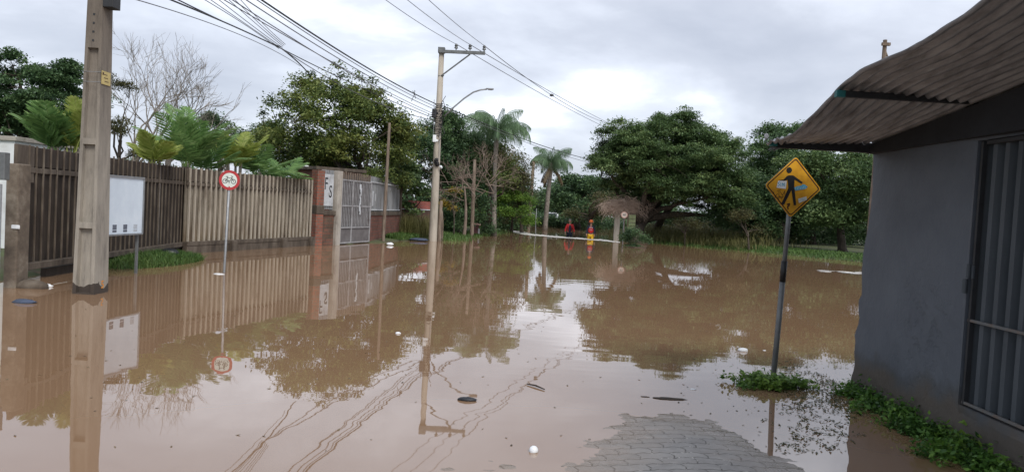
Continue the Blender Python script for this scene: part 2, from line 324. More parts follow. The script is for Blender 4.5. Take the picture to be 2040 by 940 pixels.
# grey plaster wall of the building
def wallmat():
    m, n, l, b = newmat('grey_painted_plaster'); t = n.new('ShaderNodeTexCoord'); o = t.outputs['Object']
    c = ramp(n, l, nz(n, l, o, 1.3, 8, .6), [(.3, (.075, .087, .105)), (.5, (.093, .107, .127)), (.7, (.112, .127, .147))])
    f2 = ramp(n, l, nz(n, l, o, 26, 5, .7), [(.69, (1, 1, 1)), (.74, (1.25, 1.2, 1.15))]); c = mixc(n, l, .6, c, f2, 'MULTIPLY')
    s = n.new('ShaderNodeSeparateXYZ'); l.new(o, s.inputs[0])
    damp = n.new('ShaderNodeMath'); damp.operation = 'MULTIPLY_ADD'; l.new(nz(n, l, o, 3, 6, .6), damp.inputs[0]); damp.inputs[1].default_value = -.5; l.new(s.outputs['Z'], damp.inputs[2])
    dr = ramp(n, l, damp.outputs[0], [(-.05, (.95, .72, .52)), (.12, (.8, .76, .7)), (.2, (1, 1, 1))]); c = mixc(n, l, 1., c, dr, 'MULTIPLY')
    l.new(c, b.inputs['Base Color']); b.inputs['Roughness'].default_value = .62; b.inputs['Specular IOR Level'].default_value = .35
    # pitted patch
    vm = n.new('ShaderNodeVectorMath'); vm.operation = 'SUBTRACT'; l.new(o, vm.inputs[0]); vm.inputs[1].default_value = (3.55, 6.35, .85)
    vs = n.new('ShaderNodeVectorMath'); vs.operation = 'MULTIPLY'; l.new(vm.outputs[0], vs.inputs[0]); vs.inputs[1].default_value = (1, 1.5, 1.1)
    ln = n.new('ShaderNodeVectorMath'); ln.operation = 'LENGTH'; l.new(vs.outputs[0], ln.inputs[0])
    mask = ramp(n, l, ln.outputs['Value'], [(.1, (1, 1, 1)), (.85, (0, 0, 0))])
    pit = ramp(n, l, nz(n, l, o, 9, 8, .68, .2), [(.52, (0, 0, 0)), (.7, (1, 1, 1))])
    mk = mixc(n, l, 1., mask, pit, 'MULTIPLY')
    und = nz(n, l, o, 2.6, 9, .66)
    hh = n.new('ShaderNodeMath'); hh.operation = 'MULTIPLY_ADD'; l.new(mk, hh.inputs[0]); hh.inputs[1].default_value = -.6; l.new(und, hh.inputs[2])
    bp = n.new('ShaderNodeBump'); bp.inputs['Strength'].default_value = .7; bp.inputs['Distance'].default_value = .03
    l.new(hh.outputs[0], bp.inputs['Height']); l.new(bp.outputs[0], b.inputs['Normal']); return m
M['grey_wall'] = wallmat()
def watermat():
    m, n, l, b = newmat('muddy_flood_water'); t = n.new('ShaderNodeTexCoord'); o = t.outputs['Object']
    c = ramp(n, l, nz(n, l, o, .12, 5, .6, .5), [(.3, (.225, .135, .076)), (.7, (.258, .162, .098))])
    l.new(c, b.inputs['Base Color']); b.inputs['Roughness'].default_value = .015; b.inputs['IOR'].default_value = 2.2
    s = n.new('ShaderNodeSeparateXYZ'); l.new(o, s.inputs[0])
    far = ramp(n, l, nz(n, l, o, .16, 3, .5), [(.4, (.25, .25, .25)), (.62, (1, 1, 1))])
    mp = n.new('ShaderNodeMapping'); mp.inputs['Scale'].default_value = (.55, 1.3, 1); l.new(o, mp.inputs[0])
    a = nz(n, l, mp.outputs[0], 2.0, 1.5, .4); a2 = nz(n, l, mp.outputs[0], 5, 1, .4)
    k = n.new('ShaderNodeMath'); k.operation = 'MULTIPLY_ADD'; l.new(a2, k.inputs[0]); k.inputs[1].default_value = .1; l.new(a, k.inputs[2])
    kk = n.new('ShaderNodeMath'); kk.operation = 'MULTIPLY'; l.new(k.outputs[0], kk.inputs[0]); l.new(far, kk.inputs[1])
    bp = n.new('ShaderNodeBump'); bp.inputs['Strength'].default_value = .5; bp.inputs['Distance'].default_value = .0045
    l.new(kk.outputs[0], bp.inputs['Height']); l.new(bp.outputs[0], b.inputs['Normal']); return m
M['water'] = watermat()
def groundmat():
    m, n, l, b = newmat('damp_soil_and_grass'); t = n.new('ShaderNodeTexCoord'); o = t.outputs['Object']
    c = ramp(n, l, nz(n, l, o, .6, 8, .7), [(.35, (.07, .055, .035)), (.5, (.06, .075, .028)), (.7, (.085, .12, .035))])
    l.new(c, b.inputs['Base Color']); b.inputs['Roughness'].default_value = .95; return m
M['ground'] = groundmat()
def pavermat():
    m, n, l, b = newmat('interlocking_concrete_pavers'); t = n.new('ShaderNodeTexCoord'); o = t.outputs['Object']
    mp = n.new('ShaderNodeMapping'); mp.inputs['Rotation'].default_value = (0, 0, math.radians(-7)); l.new(o, mp.inputs[0])
    s = n.new('ShaderNodeSeparateXYZ'); l.new(mp.outputs[0], s.inputs[0])
    def mth(op, a, bb=None, cc=None):
        q = n.new('ShaderNodeMath'); q.operation = op
        for i, z in enumerate((a, bb, cc)):
            if z is None: continue
            if isinstance(z, (int, float)): q.inputs[i].default_value = z
            else: l.new(z, q.inputs[i])
        return q.outputs[0]
    # zig-zag edges: shift rows by a triangle wave
    tri = mth('PINGPONG', mth('ADD', s.outputs['X'], 50), .06)
    ty = mth('MULTIPLY_ADD', tri, .3, s.outputs['Y'])
    tri2 = mth('PINGPONG', mth('ADD', s.outputs['Y'], 50), .0575)
    tx = mth('MULTIPLY_ADD', tri2, .35, s.outputs['X'])
    wob = nz(n, l, o, 1.5, 2, .5); wo = mth('MULTIPLY_ADD', wob, .04, ty)
    c = n.new('ShaderNodeCombineXYZ'); l.new(tx, c.inputs[0]); l.new(wo, c.inputs[1])
    br = n.new('ShaderNodeTexBrick'); l.new(c.outputs[0], br.inputs['Vector']); br.inputs['Scale'].default_value = 1
    br.inputs['Brick Width'].default_value = .24; br.inputs['Row Height'].default_value = .115; br.inputs['Mortar Size'].default_value = .006; br.inputs['Mortar Smooth'].default_value = .6
    br.inputs['Color1'].default_value = (.25, .243, .238, 1); br.inputs['Color2'].default_value = (.2, .195, .192, 1); br.inputs['Mortar'].default_value = (.07, .066, .06, 1)
    g = ramp(n, l, nz(n, l, o, 7, 9, .75), [(.35, (.7, .68, .66)), (.65, (1.1, 1.08, 1.05))])
    c1 = mixc(n, l, .8, br.outputs['Color'], g, 'MULTIPLY')
    grit = mth('MULTIPLY', ramp(n, l, nz(n, l, o, 22, 4, .7), [(.56, (0, 0, 0)), (.62, (1, 1, 1))]), br.outputs['Fac'])
    c1 = mixc(n, l, grit, c1, (.5, .48, .45))
    so_ = n.new('ShaderNodeSeparateXYZ'); l.new(o, so_.inputs[0])
    zz_ = mth('MULTIPLY_ADD', nz(n, l, o, 5, 5, .6), .02, so_.outputs['Z'])
    silt = ramp(n, l, zz_, [(.01, (1, 1, 1)), (.034, (0, 0, 0))])
    c1 = mixc(n, l, mth('MULTIPLY', silt, .88), c1, (.2, .145, .1))              # silt film left by the flood at its edge
    l.new(c1, b.inputs['Base Color'])
    l.new(mth('MULTIPLY_ADD', silt, -.44, .55), b.inputs['Roughness'])
    bp = n.new('ShaderNodeBump'); bp.inputs['Strength'].default_value = .8; bp.inputs['Distance'].default_value = .008; 
    hgt = mth('MULTIPLY_ADD', br.outputs['Fac'], -1., mth('MULTIPLY', nz(n, l, o, 40, 6, .7), .5))
    l.new(hgt, bp.inputs['Height']); l.new(bp.outputs[0], b.inputs['Normal']); return m
M['paver'] = pavermat()
# ------------------------------------------------------------------ key positions on the plan
A0 = G(42, 560); A1 = G(366, 503); B0 = G(367, 505); B1 = G(619, 489)
C1 = G(640, 489); C2 = G(673, 487.5); C3 = G(735, 483.5); C4 = G(798, 473.5)
PB = G(180, 583); UB = G(862, 480)
# ------------------------------------------------------------------ ground
WP = [(-9, -12), (A0.x-.1, 11), (A1.x-.1, A1.y), (B1.x-.12, B1.y), (C2.x-.1, C2.y+.2), (C3.x-.05, C3.y+.2), (C3.x+.5, C3.y+.6), (UB.x-.6, UB.y+.3), (UB.x+.1, UB.y+1.2), (-2.9, 40), (-1.3, 50), (-2.5, 60), (-7, 84), (13, 84), (10, 60), (8., 52), (8.6, 47.4), (10.5, 45.5),
      (13.6, 42), (17.2, 36), (24, 33), (34, 20), (34, -12)]
def sdist(X, Y, poly):
    ins = np.zeros(X.shape, bool); d = np.full(X.shape, 1e9)
    for i in range(len(poly)):
        x1, y1 = poly[i]; x2, y2 = poly[(i+1) % len(poly)]
        dx, dy = x2-x1, y2-y1; t = np.clip(((X-x1)*dx+(Y-y1)*dy)/(dx*dx+dy*dy), 0, 1)
        d = np.minimum(d, np.hypot(X-x1-t*dx, Y-y1-t*dy))
        c = ((y1 > Y) != (y2 > Y)) & (X < (x2-x1)*(Y-y1)/(y2-y1+1e-12)+x1); ins ^= c
    return np.where(ins, d, -d)
GM = G(305, 522)
def hfun(X, Y):
    s = sdist(X, Y, WP)+.25*np.sin(X*1.7+np.sin(Y*.9)*2)*np.sin(Y*1.3)
    h = np.where(s > 0, -.06-.45*np.clip(s/2.5, 0, 1), .04+.12*np.clip(-s/2, 0, 1)+.5*np.clip((-s-30)/60, 0, 1))
    h = h+.012*np.sin(X*5.1)*np.sin(Y*4.3)*(s < 0)
    e = ((X-GM.x+.25)/1.15)**2+((Y-GM.y)/2.3)**2
    return np.maximum(h, .12-.17*e)
def sheet(name, xs, ys, hf, mat, smooth=True):
    X, Y = np.meshgrid(xs, ys); Z = hf(X, Y); V = np.stack([X, Y, Z], -1).reshape(-1, 3); nx, ny = len(xs), len(ys)
    idx = np.arange(nx*ny).reshape(ny, nx); Fq = np.stack([idx[:-1, :-1], idx[:-1, 1:], idx[1:, 1:], idx[1:, :-1]], -1).reshape(-1, 4)
    me = bpy.data.meshes.new(name); me.from_pydata(V.tolist(), [], Fq.tolist()); me.materials.append(mat)
    if smooth: me.polygons.foreach_set('use_smooth', [True]*len(Fq))
    o = bpy.data.objects.new(name, me); COL.objects.link(o); return o
xs = np.concatenate([[-900, -400, -200, -120, -80], np.arange(-60, -12, 1.5), np.arange(-12, 22, .35), np.arange(22, 60, 1.5), [80, 120, 200, 400, 900]])
ys = np.concatenate([[-400, -100, -40], np.arange(-12, 8, 1.), np.arange(8, 56, .35), np.arange(56, 110, 1.5), [120, 160, 240, 400, 900, 1500]])
tag(sheet('ground', xs, ys, hfun, M['ground']), kind='structure')
wb = MB().add([(-60, -30, 0), (70, -30, 0), (70, 110, 0), (-60, 110, 0)], [(0, 1, 2, 3)])
tag(wb.build('water', M['water']), kind='structure')
# pavers rising out of the flood at the photographer's feet
pv_px = [(1125, 990), (1150, 925), (1186, 880), (1238, 853), (1252, 828), (1330, 823), (1400, 838), (1450, 858), (1520, 890), (1600, 932), (1660, 975)]
PV = [(G(u, v).x, G(u, v).y) for u, v in pv_px]; PV = PV+[(3.3, 1.5), (3.3, -3), (-3, -3), (-1.2, 2.6), (0, 4.1)]
PV2 = [(G(u, v).x, G(u, v).y) for u, v in [(740, 980), (770, 925), (850, 903), (960, 908), (1060, 925), (1150, 905), (1190, 960)]]+[(-3, 1)]
def hpave(X, Y):
    s = sdist(X, Y, PV); nse = np.sin(X*9+np.sin(Y*7)*1.5)*np.sin(Y*11+X*3); s = s+.035*nse
    th_ = math.radians(-7); xr = X*math.cos(th_)-Y*math.sin(th_); yr = X*math.sin(th_)+Y*math.cos(th_); ri = np.floor(yr/.115); ci = np.floor(xr/.24+.5*(ri % 2))
    rh = np.modf(np.abs(np.sin(ri*127.1+ci*311.7)*43758.5))[0]-.5
    h = np.where(s > 0, .045*np.clip(s, 0, 2.2), .03*s)+rh*.0055+.001*np.sin(X*60)*np.sin(Y*55)
    s2 = sdist(X, Y, PV2)
    h2 = np.where(s2 > 0, -.0042+rh*.003+.0045*nse+.003*np.sin(X*23)*np.sin(Y*31)+.004*np.clip(s2, 0, 1), -.0035+.03*s2)
    return np.clip(np.maximum(h, h2), -.09, 1)
tag(sheet('paved_road', np.arange(-3., 3.44, .022), np.arange(1.5, 7.2, .022), hpave, M['paver']), kind='structure')
# ------------------------------------------------------------------ foliage tools
def leaves(centers, size, aspect=.5, up=.4, droop=0.):
    """diamond leaves, bent along the middle: 2 quads -> use single rhomb quads"""
    n = len(centers)
    d = rng.normal(size=(n, 3)); d[:, 2] = d[:, 2]*.6-droop; d /= np.linalg.norm(d, axis=1)[:, None]
    nn = rng.normal(size=(n, 3)); nn[:, 2] += up*3*np.sign(nn[:, 2]+.6); s = np.cross(d, nn); s /= np.linalg.norm(s, axis=1)[:, None]+1e-9
    L_ = size*rng.uniform(.6, 1.3, n)[:, None]; c = centers
    V = np.stack([c-d*L_*.5, c+s*L_*aspect*.5, c+d*L_*.5, c-s*L_*aspect*.5], 1); return V.reshape(-1, 3)
def ell(u, v, ru, rv, Y, ry):
    c = P(u, v, Y); return (c.x, c.y, c.z, ru*Y/FPX, ry, rv*Y/FPX)
def clumps_in(ells, n, shell=.5, top=.25):
    vol = np.array([e[3]*e[4]*e[5] for e in ells])**(.75); pk = rng.choice(len(ells), n, p=vol/vol.sum()); E = np.array(ells)[pk]
    nb = max(3, n//13); pk = rng.choice(len(ells), nb, p=vol/vol.sum()); Eb = np.array(ells)[pk]
    d = rng.normal(size=(nb, 3)); d[:, 2] += top; d /= np.linalg.norm(d, axis=1)[:, None]
    r = rng.uniform(0, 1, nb)**(1/3*(1-shell)+.02)*.93
    B = Eb[:, :3]+d*r[:, None]*Eb[:, 3:6]; br = np.mean(Eb[:, 3:6], axis=1)*.3
    j = rng.integers(0, nb, n); o = rng.normal(size=(n, 3))*[.62, .62, .3]; o[:, 2] -= .25*(o[:, 0]**2+o[:, 1]**2)
    return B[j]+o*br[j][:, None]*rng.uniform(.7, 1.3, nb)[j][:, None]
def crown_mesh(name, ells, mat, parent, nclump, cr_, per, leaf, flat=.5, shell=.5, aspect=.5, up=.4, zmin=.25, C=None):
    if C is None: C = clumps_in(ells, nclump, shell)
    C = C[C[:, 2] > zmin]; k = len(C)
    rr = cr_*rng.uniform(.5, 1.35, k); cn = np.repeat(np.arange(k), per); n = k*per
    d = rng.normal(size=(n, 3))*.5; ln = np.linalg.norm(d, axis=1); d *= (np.minimum(1, 1.1/np.maximum(ln, 1e-6)))[:, None]
    d[:, 2] = d[:, 2]*flat-.18*(d[:, 0]**2+d[:, 1]**2)
    pts = C[cn]+d*rr[cn][:, None]; pts[:, 2] = np.maximum(pts[:, 2], .08)
    crn = rng.uniform(-.28, .28, k)
    rn = np.clip(.45+crn[cn]+rng.normal(size=n)*.14, 0, 1)
    return np_mesh(name, leaves(pts, leaf, aspect, up), 4, mat, parent, rn), C
def bez(a, b, bend, k=6):
    a = Vector(a); b = Vector(b); m = (a+b)/2+Vector(bend); return [a*(1-t)**2+m*2*t*(1-t)+b*t*t for t in [i/(k-1) for i in range(k)]]
def limbs(mb, base, fork, C, r0, nmain=7, nsec=60, lean=(0, 0, 0), n=7):
    base = Vector(base); fork = Vector(fork)
    tp = bez(base, fork, lean, 7); mb.tube(tp, [r0*(1.25-.5*i/6) if i else r0*1.6 for i in range(7)], n)
    C = np.asarray(C); nodes = [(p, r0*.6) for p in tp[4:]]
    idx = [int(rng.integers(len(C)))]
    for _ in range(nmain-1):
        dd = np.min(np.linalg.norm(C[:, None]-C[idx][None], axis=2), axis=1); idx.append(int(np.argmax(dd*rng.uniform(.7, 1, len(C)))))
    for i in idx:
        t = Vector(C[i]); t = fork+(t-fork)*.82; st = tp[random.choice((4, 5, 6))]
        pts = bez(st, t, (random.uniform(-.4, .4), random.uniform(-.4, .4), (t-st).length*.16), 8)
        pts = [p+Vector((random.uniform(-1, 1), random.uniform(-1, 1), random.uniform(-1, 1)))*.03*(t-st).length*(0 if q in (0,) else 1) for q, p in enumerate(pts)]
        rs = [r0*.55*(1-.82*q/7) for q in range(8)]; mb.tube(pts, rs, 6); nodes += list(zip(pts[2:], rs[2:]))
    NP = np.array([p[0] for p in nodes])
    for i in rng.permutation(len(C))[:nsec]:
        c = C[i]; j = int(np.argmin(np.linalg.norm(NP-c, axis=1))); p, r = nodes[j]; c = Vector(c)
        rr = min(r*.6, .012+.02*(c-p).length)
        mb.tube(bez(p, c, (0, 0, (c-p).length*.12), 5), [rr, rr*.8, rr*.6, rr*.4, .006], 4, False)
def tree(name, label, cat, base, fork, ells, mat, bark='bark', nclump=260, cr_=.6, per=90, leaf=.14, r0=.16, flat=.5, shell=.5, aspect=.5, nmain=7, nsec=60, lean=(0, 0, 0), group=None, tips=None, up=.4, zmin=.3):
    t = thing(name, label, cat, base, group=group)
    C0 = clumps_in(ells, nclump, shell)
    if tips is not None: C0 = np.concatenate([C0, tips])
    o, C = crown_mesh('crown', ells, M[mat], t, nclump, cr_, per, leaf, flat, shell, aspect, up, zmin, C=C0)
    mb = MB(); limbs(mb, base, fork, C, r0, nmain, nsec, lean)
    if tips is not None:
        for c in tips: mb.tube(bez(Vector(C0[int(np.argmin(np.linalg.norm(C0[:nclump]-c, axis=1)))]), Vector(c), (0, 0, .1), 4), [.02, .015, .01, .006], 4, False)
    mb.build('trunk', M[bark], t, world=True, smooth=True)
    return t, C
def bare(mb, p, d, L_, r, depth, spread=.55, nk=5):
    p = Vector(p); d = Vector(d).normalized(); pts = [p]; cur = p; dd = d
    for i in range(4):
        dd = (dd+Vector((random.gauss(0, .12), random.gauss(0, .12), random.gauss(0, .1)+.03))).normalized(); cur = cur+dd*L_/4; pts.append(cur)
    mb.tube(pts, [r*(1-.1*i) for i in range(5)], 5 if depth > 2 else 3, False)
    if depth == 0: return
    for i in range(random.randint(2, 3) if depth > 1 else nk):
        q = pts[random.choice((2, 3, 4, 4))]; ax = Vector((random.gauss(0, 1), random.gauss(0, 1), random.gauss(0, 1))).cross(dd).normalized()
        nd = (dd+ax*random.uniform(.35, 1.1)*spread*1.3).normalized(); bare(mb, q, nd, L_*random.uniform(.6, .85), max(r*.58, .005), depth-1, spread, nk)
def frond(name, parent, base, az, elev, length, mat, curve=1., leaflet=.3, nl=26, vee=.5, wl=.035, stem=.012, hang=0.2):
    """a feather frond: arching stem with paired leaflets"""
    base = Vector(base); h = Vector((math.cos(az), math.sin(az), 0)); pts = []; e_ = elev; p = base.copy(); K = 14
    for i in range(K+1):
        pts.append(p.copy()); d = h*math.cos(e_)+Vector((0, 0, math.sin(e_))); p = p+d*length/K; e_ -= curve/K*(.4+1.2*i/K)
    side = Vector((-math.sin(az), math.cos(az), 0)); V = []
    for i in range(nl):
        t = .12+.88*(i+.5)/nl; f = t*K; a = min(int(f), K-1); c = pts[a].lerp(pts[a+1], f-a); tan = (pts[a+1]-pts[a]).normalized()
        nrm = side.cross(tan).normalized(); ll = leaflet*math.sin(math.pi*min(1, (t*.82+.18)))**.6*random.uniform(.85, 1.1)+.03
        for s in (-1, 1):
            dr = (side*s*.8+tan*(.35+.5*t)+nrm*vee*.6+Vector((0, 0, -hang))+Vector([random.gauss(0, .06) for _ in range(3)])).normalized()
            wv = (tan-dr*tan.dot(dr)).normalized()*wl*.5; mid = c+dr*ll*.5; tip = c+dr*ll+Vector((0, 0, -hang*ll*.5))
            V += [c-wv*.4, c+wv*.4, mid+wv, mid-wv, mid-wv, mid+wv, tip+wv*.15, tip-wv*.15]
    n = len(V)//4; V = np.array([tuple(v) for v in V]); rr = np.clip(rng.normal(.5, .14, n)+random.uniform(-.12, .12), 0, 1)
    # stem as quads
    S = []
    for i in range(K):
        r = stem*(1-.7*i/K)
        for k in range(3):
            a1, a2 = 2*math.pi*k/3, 2*math.pi*(k+1)/3; nr = side.cross((pts[i+1]-pts[i]).normalized())
            o1 = side*math.cos(a1)+nr*math.sin(a1); o2 = side*math.cos(a2)+nr*math.sin(a2)
            S += [pts[i]+o1*r, pts[i]+o2*r, pts[i+1]+o2*r, pts[i+1]+o1*r]
    V = np.concatenate([V, np.array([tuple(v) for v in S])]); rr = np.concatenate([rr, np.full(len(S)//4, .8)])
    return np_mesh(name, V, 4, mat, parent, rr)
def blades(name, pts, h, w_, mat, spread=.5, rn=None, label=None, cat=None, kind='stuff', h_var=.5, loc=None, parent=None):
    n = len(pts); a = rng.uniform(0, 2*np.pi, n); lean = rng.uniform(0, spread, n); H = h*rng.uniform(1-h_var, 1+h_var*.5, n)
    d = np.stack([np.cos(a)*lean, np.sin(a)*lean, np.ones(n)], 1); sd_ = np.stack([-np.sin(a), np.cos(a), np.zeros(n)], 1)*w_/2
    m_ = pts+d*H[:, None]*.55*[1, 1, 1]; t_ = pts+d*H[:, None]*[1.7, 1.7, .95]
    V = np.concatenate([np.stack([pts-sd_, pts+sd_, m_+sd_*.8, m_-sd_*.8], 1), np.stack([m_-sd_*.8, m_+sd_*.8, t_+sd_*.1, t_-sd_*.1], 1)], 0).reshape(-1, 3)
    r = np.clip(rng.normal(.5, .2, n), 0, 1) if rn is None else rn
    o = np_mesh(name, V, 4, mat, parent, np.concatenate([r, r]), loc=loc)
    return tag(o, label, cat, kind=kind)
def gz(x, y): return float(hfun(np.array([[x]]), np.array([[y]]))[0, 0])
# ------------------------------------------------------------------ right: grey building with corrugated canopy
WX = 3.55
bld = thing('building', 'dark grey plastered building with a ribbed metal door and corrugated canopy', 'building', (WX, 7.5, 0))
def wall_part():
    mb = MB(); y0, y1, z0, z1 = -2.5, 7.5, -.4, 2.41; oy0, oy1, oz0, oz1 = 4.45, 5.76, .32, 2.37
    Ys = sorted(set([round(v, 4) for v in np.arange(2.5, 7.46, .06)]+[y0, 0, oy0, oy1, y1])); Zs = sorted(set([round(v, 4) for v in np.arange(-.4, 2.4, .06)]+[oz0, oz1, z1]))
    ny, nz_ = len(Ys), len(Zs)
    def disp(y, z):
        e = .012*math.sin(y*2.3+z*1.1)+.008*math.sin(z*4.7+y*3.1)
        return e if not (oy0-.01 <= y <= oy1+.01 and oz0-.01 <= z <= oz1+.01) else 0
    vs = []
    for z in Zs:
        for y in Ys:
            yy = y
            if y == y1: yy = y+.02*math.sin(z*6)+.03*math.sin(z*14+1)*(z < .9)+(.05 if .55 < z < .95 else 0)+random.uniform(-.008, .008)-.03*z
            vs.append((WX+disp(y, z), yy, z))
    fs = []
    for i in range(nz_-1):
        for j in range(ny-1):
            if Ys[j] >= oy0-1e-6 and Ys[j+1] <= oy1+1e-6 and Zs[i] >= oz0-1e-6 and Zs[i+1] <= oz1+1e-6: continue
            fs.append((i*ny+j, (i+1)*ny+j, (i+1)*ny+j+1, i*ny+j+1))
    b = len(vs); # far return wall and other sides
    ring = []
    for i, z in enumerate(Zs): vs.append((WX+5, 7.5, z))
    for i in range(nz_-1): fs.append((i*ny+ny-1, (i+1)*ny+ny-1, b+i+1, b+i))
    c = len(vs); vs += [(WX+5, y0, Zs[0]), (WX+5, y0, z1)]
    fs.append((b, b+nz_-1, c+1, c)); fs.append((0, c, c+1, (nz_-1)*ny)); fs.append(tuple([(nz_-1)*ny+j for j in range(ny)]+[b+nz_-1, c+1]))
    # reveals of the door opening
    d = .1
    for (p, q) in (((oy0, oz0), (oy1, oz0)), ((oy1, oz0), (oy1, oz1)), ((oy1, oz1), (oy0, oz1)), ((oy0, oz1), (oy0, oz0))):
        k = len(vs); vs += [(WX, *p), (WX, *q), (WX+d, *q), (WX+d, *p)]; fs.append((k, k+1, k+2, k+3))
    mb.add(vs, fs); return mb.build('wall', M['grey_wall'], bld, world=True)
wl = wall_part()
for p in wl.data.polygons: p.use_smooth = False
wl.data.transform(Matrix.Translation((WX, 7.5, 0))); wl.location = (-WX, -7.5, 0)      # material reads place on the wall
mb = MB()      # plinth: low ledge under the door
mb.box((WX+.01, 5.0, .09), (.06, 1.3, .02)); mb.build('sill_ledge', M['grey_wall'], bld, world=True, bevel=.006)
door = MB(); y = 4.45; prof = []       # ribbed sheet
while y < 5.76:
    prof += [(y, .105), (y+.02, .045), (y+.068, .045), (y+.088, .105)]; y += .14
prof = [(min(a, 5.74), b) for a, b in prof]
vs = []; fs = []
for a, b in prof: vs += [(WX+b, a, .34), (WX+b, a, 2.35)]
for i in range(len(prof)-1): fs.append((2*i, 2*i+2, 2*i+3, 2*i+1))
door.add(vs, fs); dr = door.build('door', M['shutter'], bld, world=True)
mb = MB(); mb.box((WX+.03, 5.72, 1.345), (.04, .025, 2.03)); mb.box((WX+.03, 4.48, 1.345), (.04, .03, 2.03)); mb.box((WX+.03, 5.07, 2.35), (.04, 1.2, .03))
mb.build('door_frame', M['dark_steel'], dr, world=True, bevel=.003)
for zb in (.985, .345):
    mb = MB(); mb.box((WX+.022, 5.1, zb), (.022, 1.28, .022)); mb.build('crossbar', M['bar_steel'], dr, world=True, bevel=.003)
mb = MB(); mb.tube([(WX-.012, 5.765, 1.19), (WX-.012, 5.765, 1.30)], .016, 10); mb.tube([(WX-.006, 5.745, 1.31), (WX-.006, 5.745, 1.42)], .016, 10); mb.box((WX+.003, 5.79, 1.24), (.012, .06, .1)); mb.box((WX+.012, 5.73, 1.36), (.012, .05, .1))
mb.build('hinge', M['shutter'], dr, world=True)
YI = [-1, 4, 5.5, 6.6, 7.5]; ZI = [3.2, 2.86, 2.69, 2.58, 2.5]
YO = [-1, 4, 4.25, 4.5, 5, 5.85, 6.3, 6.68, 7.05, 7.5]; ZO = [3.3, 2.91, 2.865, 2.83, 2.795, 2.73, 2.57, 2.465, 2.445, 2.43]
mb = MB(); NS, ys_ = 150, np.concatenate([np.arange(-1, 4, .4), np.arange(4, 7.46, .07)]); vs = []
for y in ys_:
    for k in range(NS+1):
        s = k/NS; zi = np.interp(y, YI, ZI); zo = np.interp(y, YO, ZO)
        x = 3.75-s*(1.29+.012*math.sin(y*5)+.009*math.sin(y*7.3)+.004*math.sin(y*19)); z = zi+(zo-zi)*(s**1.35)+.017*math.sin(2*math.pi*s*15)+.012*math.sin(y*2.9+s*5)*s
        z += .012*(y < 5.95)+.006*(y < 4.6)+.006*math.floor(s*4.99)%2*.0
        yy = y
        if y > 7.1: yy = y-.25*(max(0, y-7.1)/.35)*max(0, (.75-s))*.5
        if y > 6.9 and s > .9: z += .02*math.sin(y*31+s*40)
        vs.append((x, yy, z))
n_ = NS+1; mb.add(vs, [(i*n_+j, i*n_+j+1, (i+1)*n_+j+1, (i+1)*n_+j) for i in range(len(ys_)-1) for j in range(NS)])
cs = mb.build('canopy_sheet', M['canopy'], bld, world=True, smooth=True); sm = cs.modifiers.new('thick', 'SOLIDIFY'); sm.thickness = .002
for yb, zb, xo in ((5.85, 2.685, 2.47), (7.38, 2.435, 2.5), (2.9, 2.97, 2.47)):
    hb_ = .1 if yb > 7 else .05; mb = MB(); mb.box(((xo+3.6)/2+.03, yb+(.02 if yb > 7 else 0), zb+(.01 if yb > 7 else 0)), (3.6-xo-.06, .045, hb_)); br_ = mb.build('canopy_bracket', M['dark_steel'], bld, world=True, bevel=.004)
    mb = MB(); mb.box((xo+.03, yb, zb), (.07, .049, .054)); mb.build('painted_end', M['green_paint'], br_, world=True, bevel=.003)
mb = MB(); pr = [(-1, 3.16), (4, 2.83), (5.5, 2.66), (6.6, 2.55), (7.44, 2.47)]
vs = [];
for yy, zt in pr: vs += [(WX-.07, yy, 2.39), (WX+.14, yy, 2.39), (WX+.14, yy, zt), (WX-.07, yy, zt)]
mb.loft([vs[i:i+4] for i in range(0, len(vs), 4)]); mb.build('shaded_wall_top', M['wall_shade'], bld, world=True)  # wall area below the canopy sheet, its shade painted as dark colour
mb = MB(); mb.add([(WX+.2, 7.4, 2.43), (WX+5.2, 7.4, 2.43), (WX+5.2, -2.6, 2.43), (WX+.2, -2.6, 2.43), (WX+.2, 7.4, 2.5), (WX+5.2, 7.4, 2.5), (WX+5.2, -2.6, 3.2), (WX+.2, -2.6, 3.2)], [(0, 1, 2, 3), (4, 5, 6, 7), (0, 1, 5, 4), (1, 2, 6, 5), (2, 3, 7, 6), (3, 0, 4, 7)])
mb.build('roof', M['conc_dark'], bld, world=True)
mb = MB(); mb.ball(PX(1527, 272, 2.46), .022, 8, 6, (1, 1, 1.4), .2); tip = P(1530, 292, 7.42)
for i in range(9): mb.tube([tip+Vector((.18, 0, .03)), tip+Vector((random.uniform(-.02, .08), random.uniform(-.05, .05), random.uniform(-.05, .03)))], [.012, .003], 4)
mb.build('torn_edge', M['canopy'], bld, world=True)
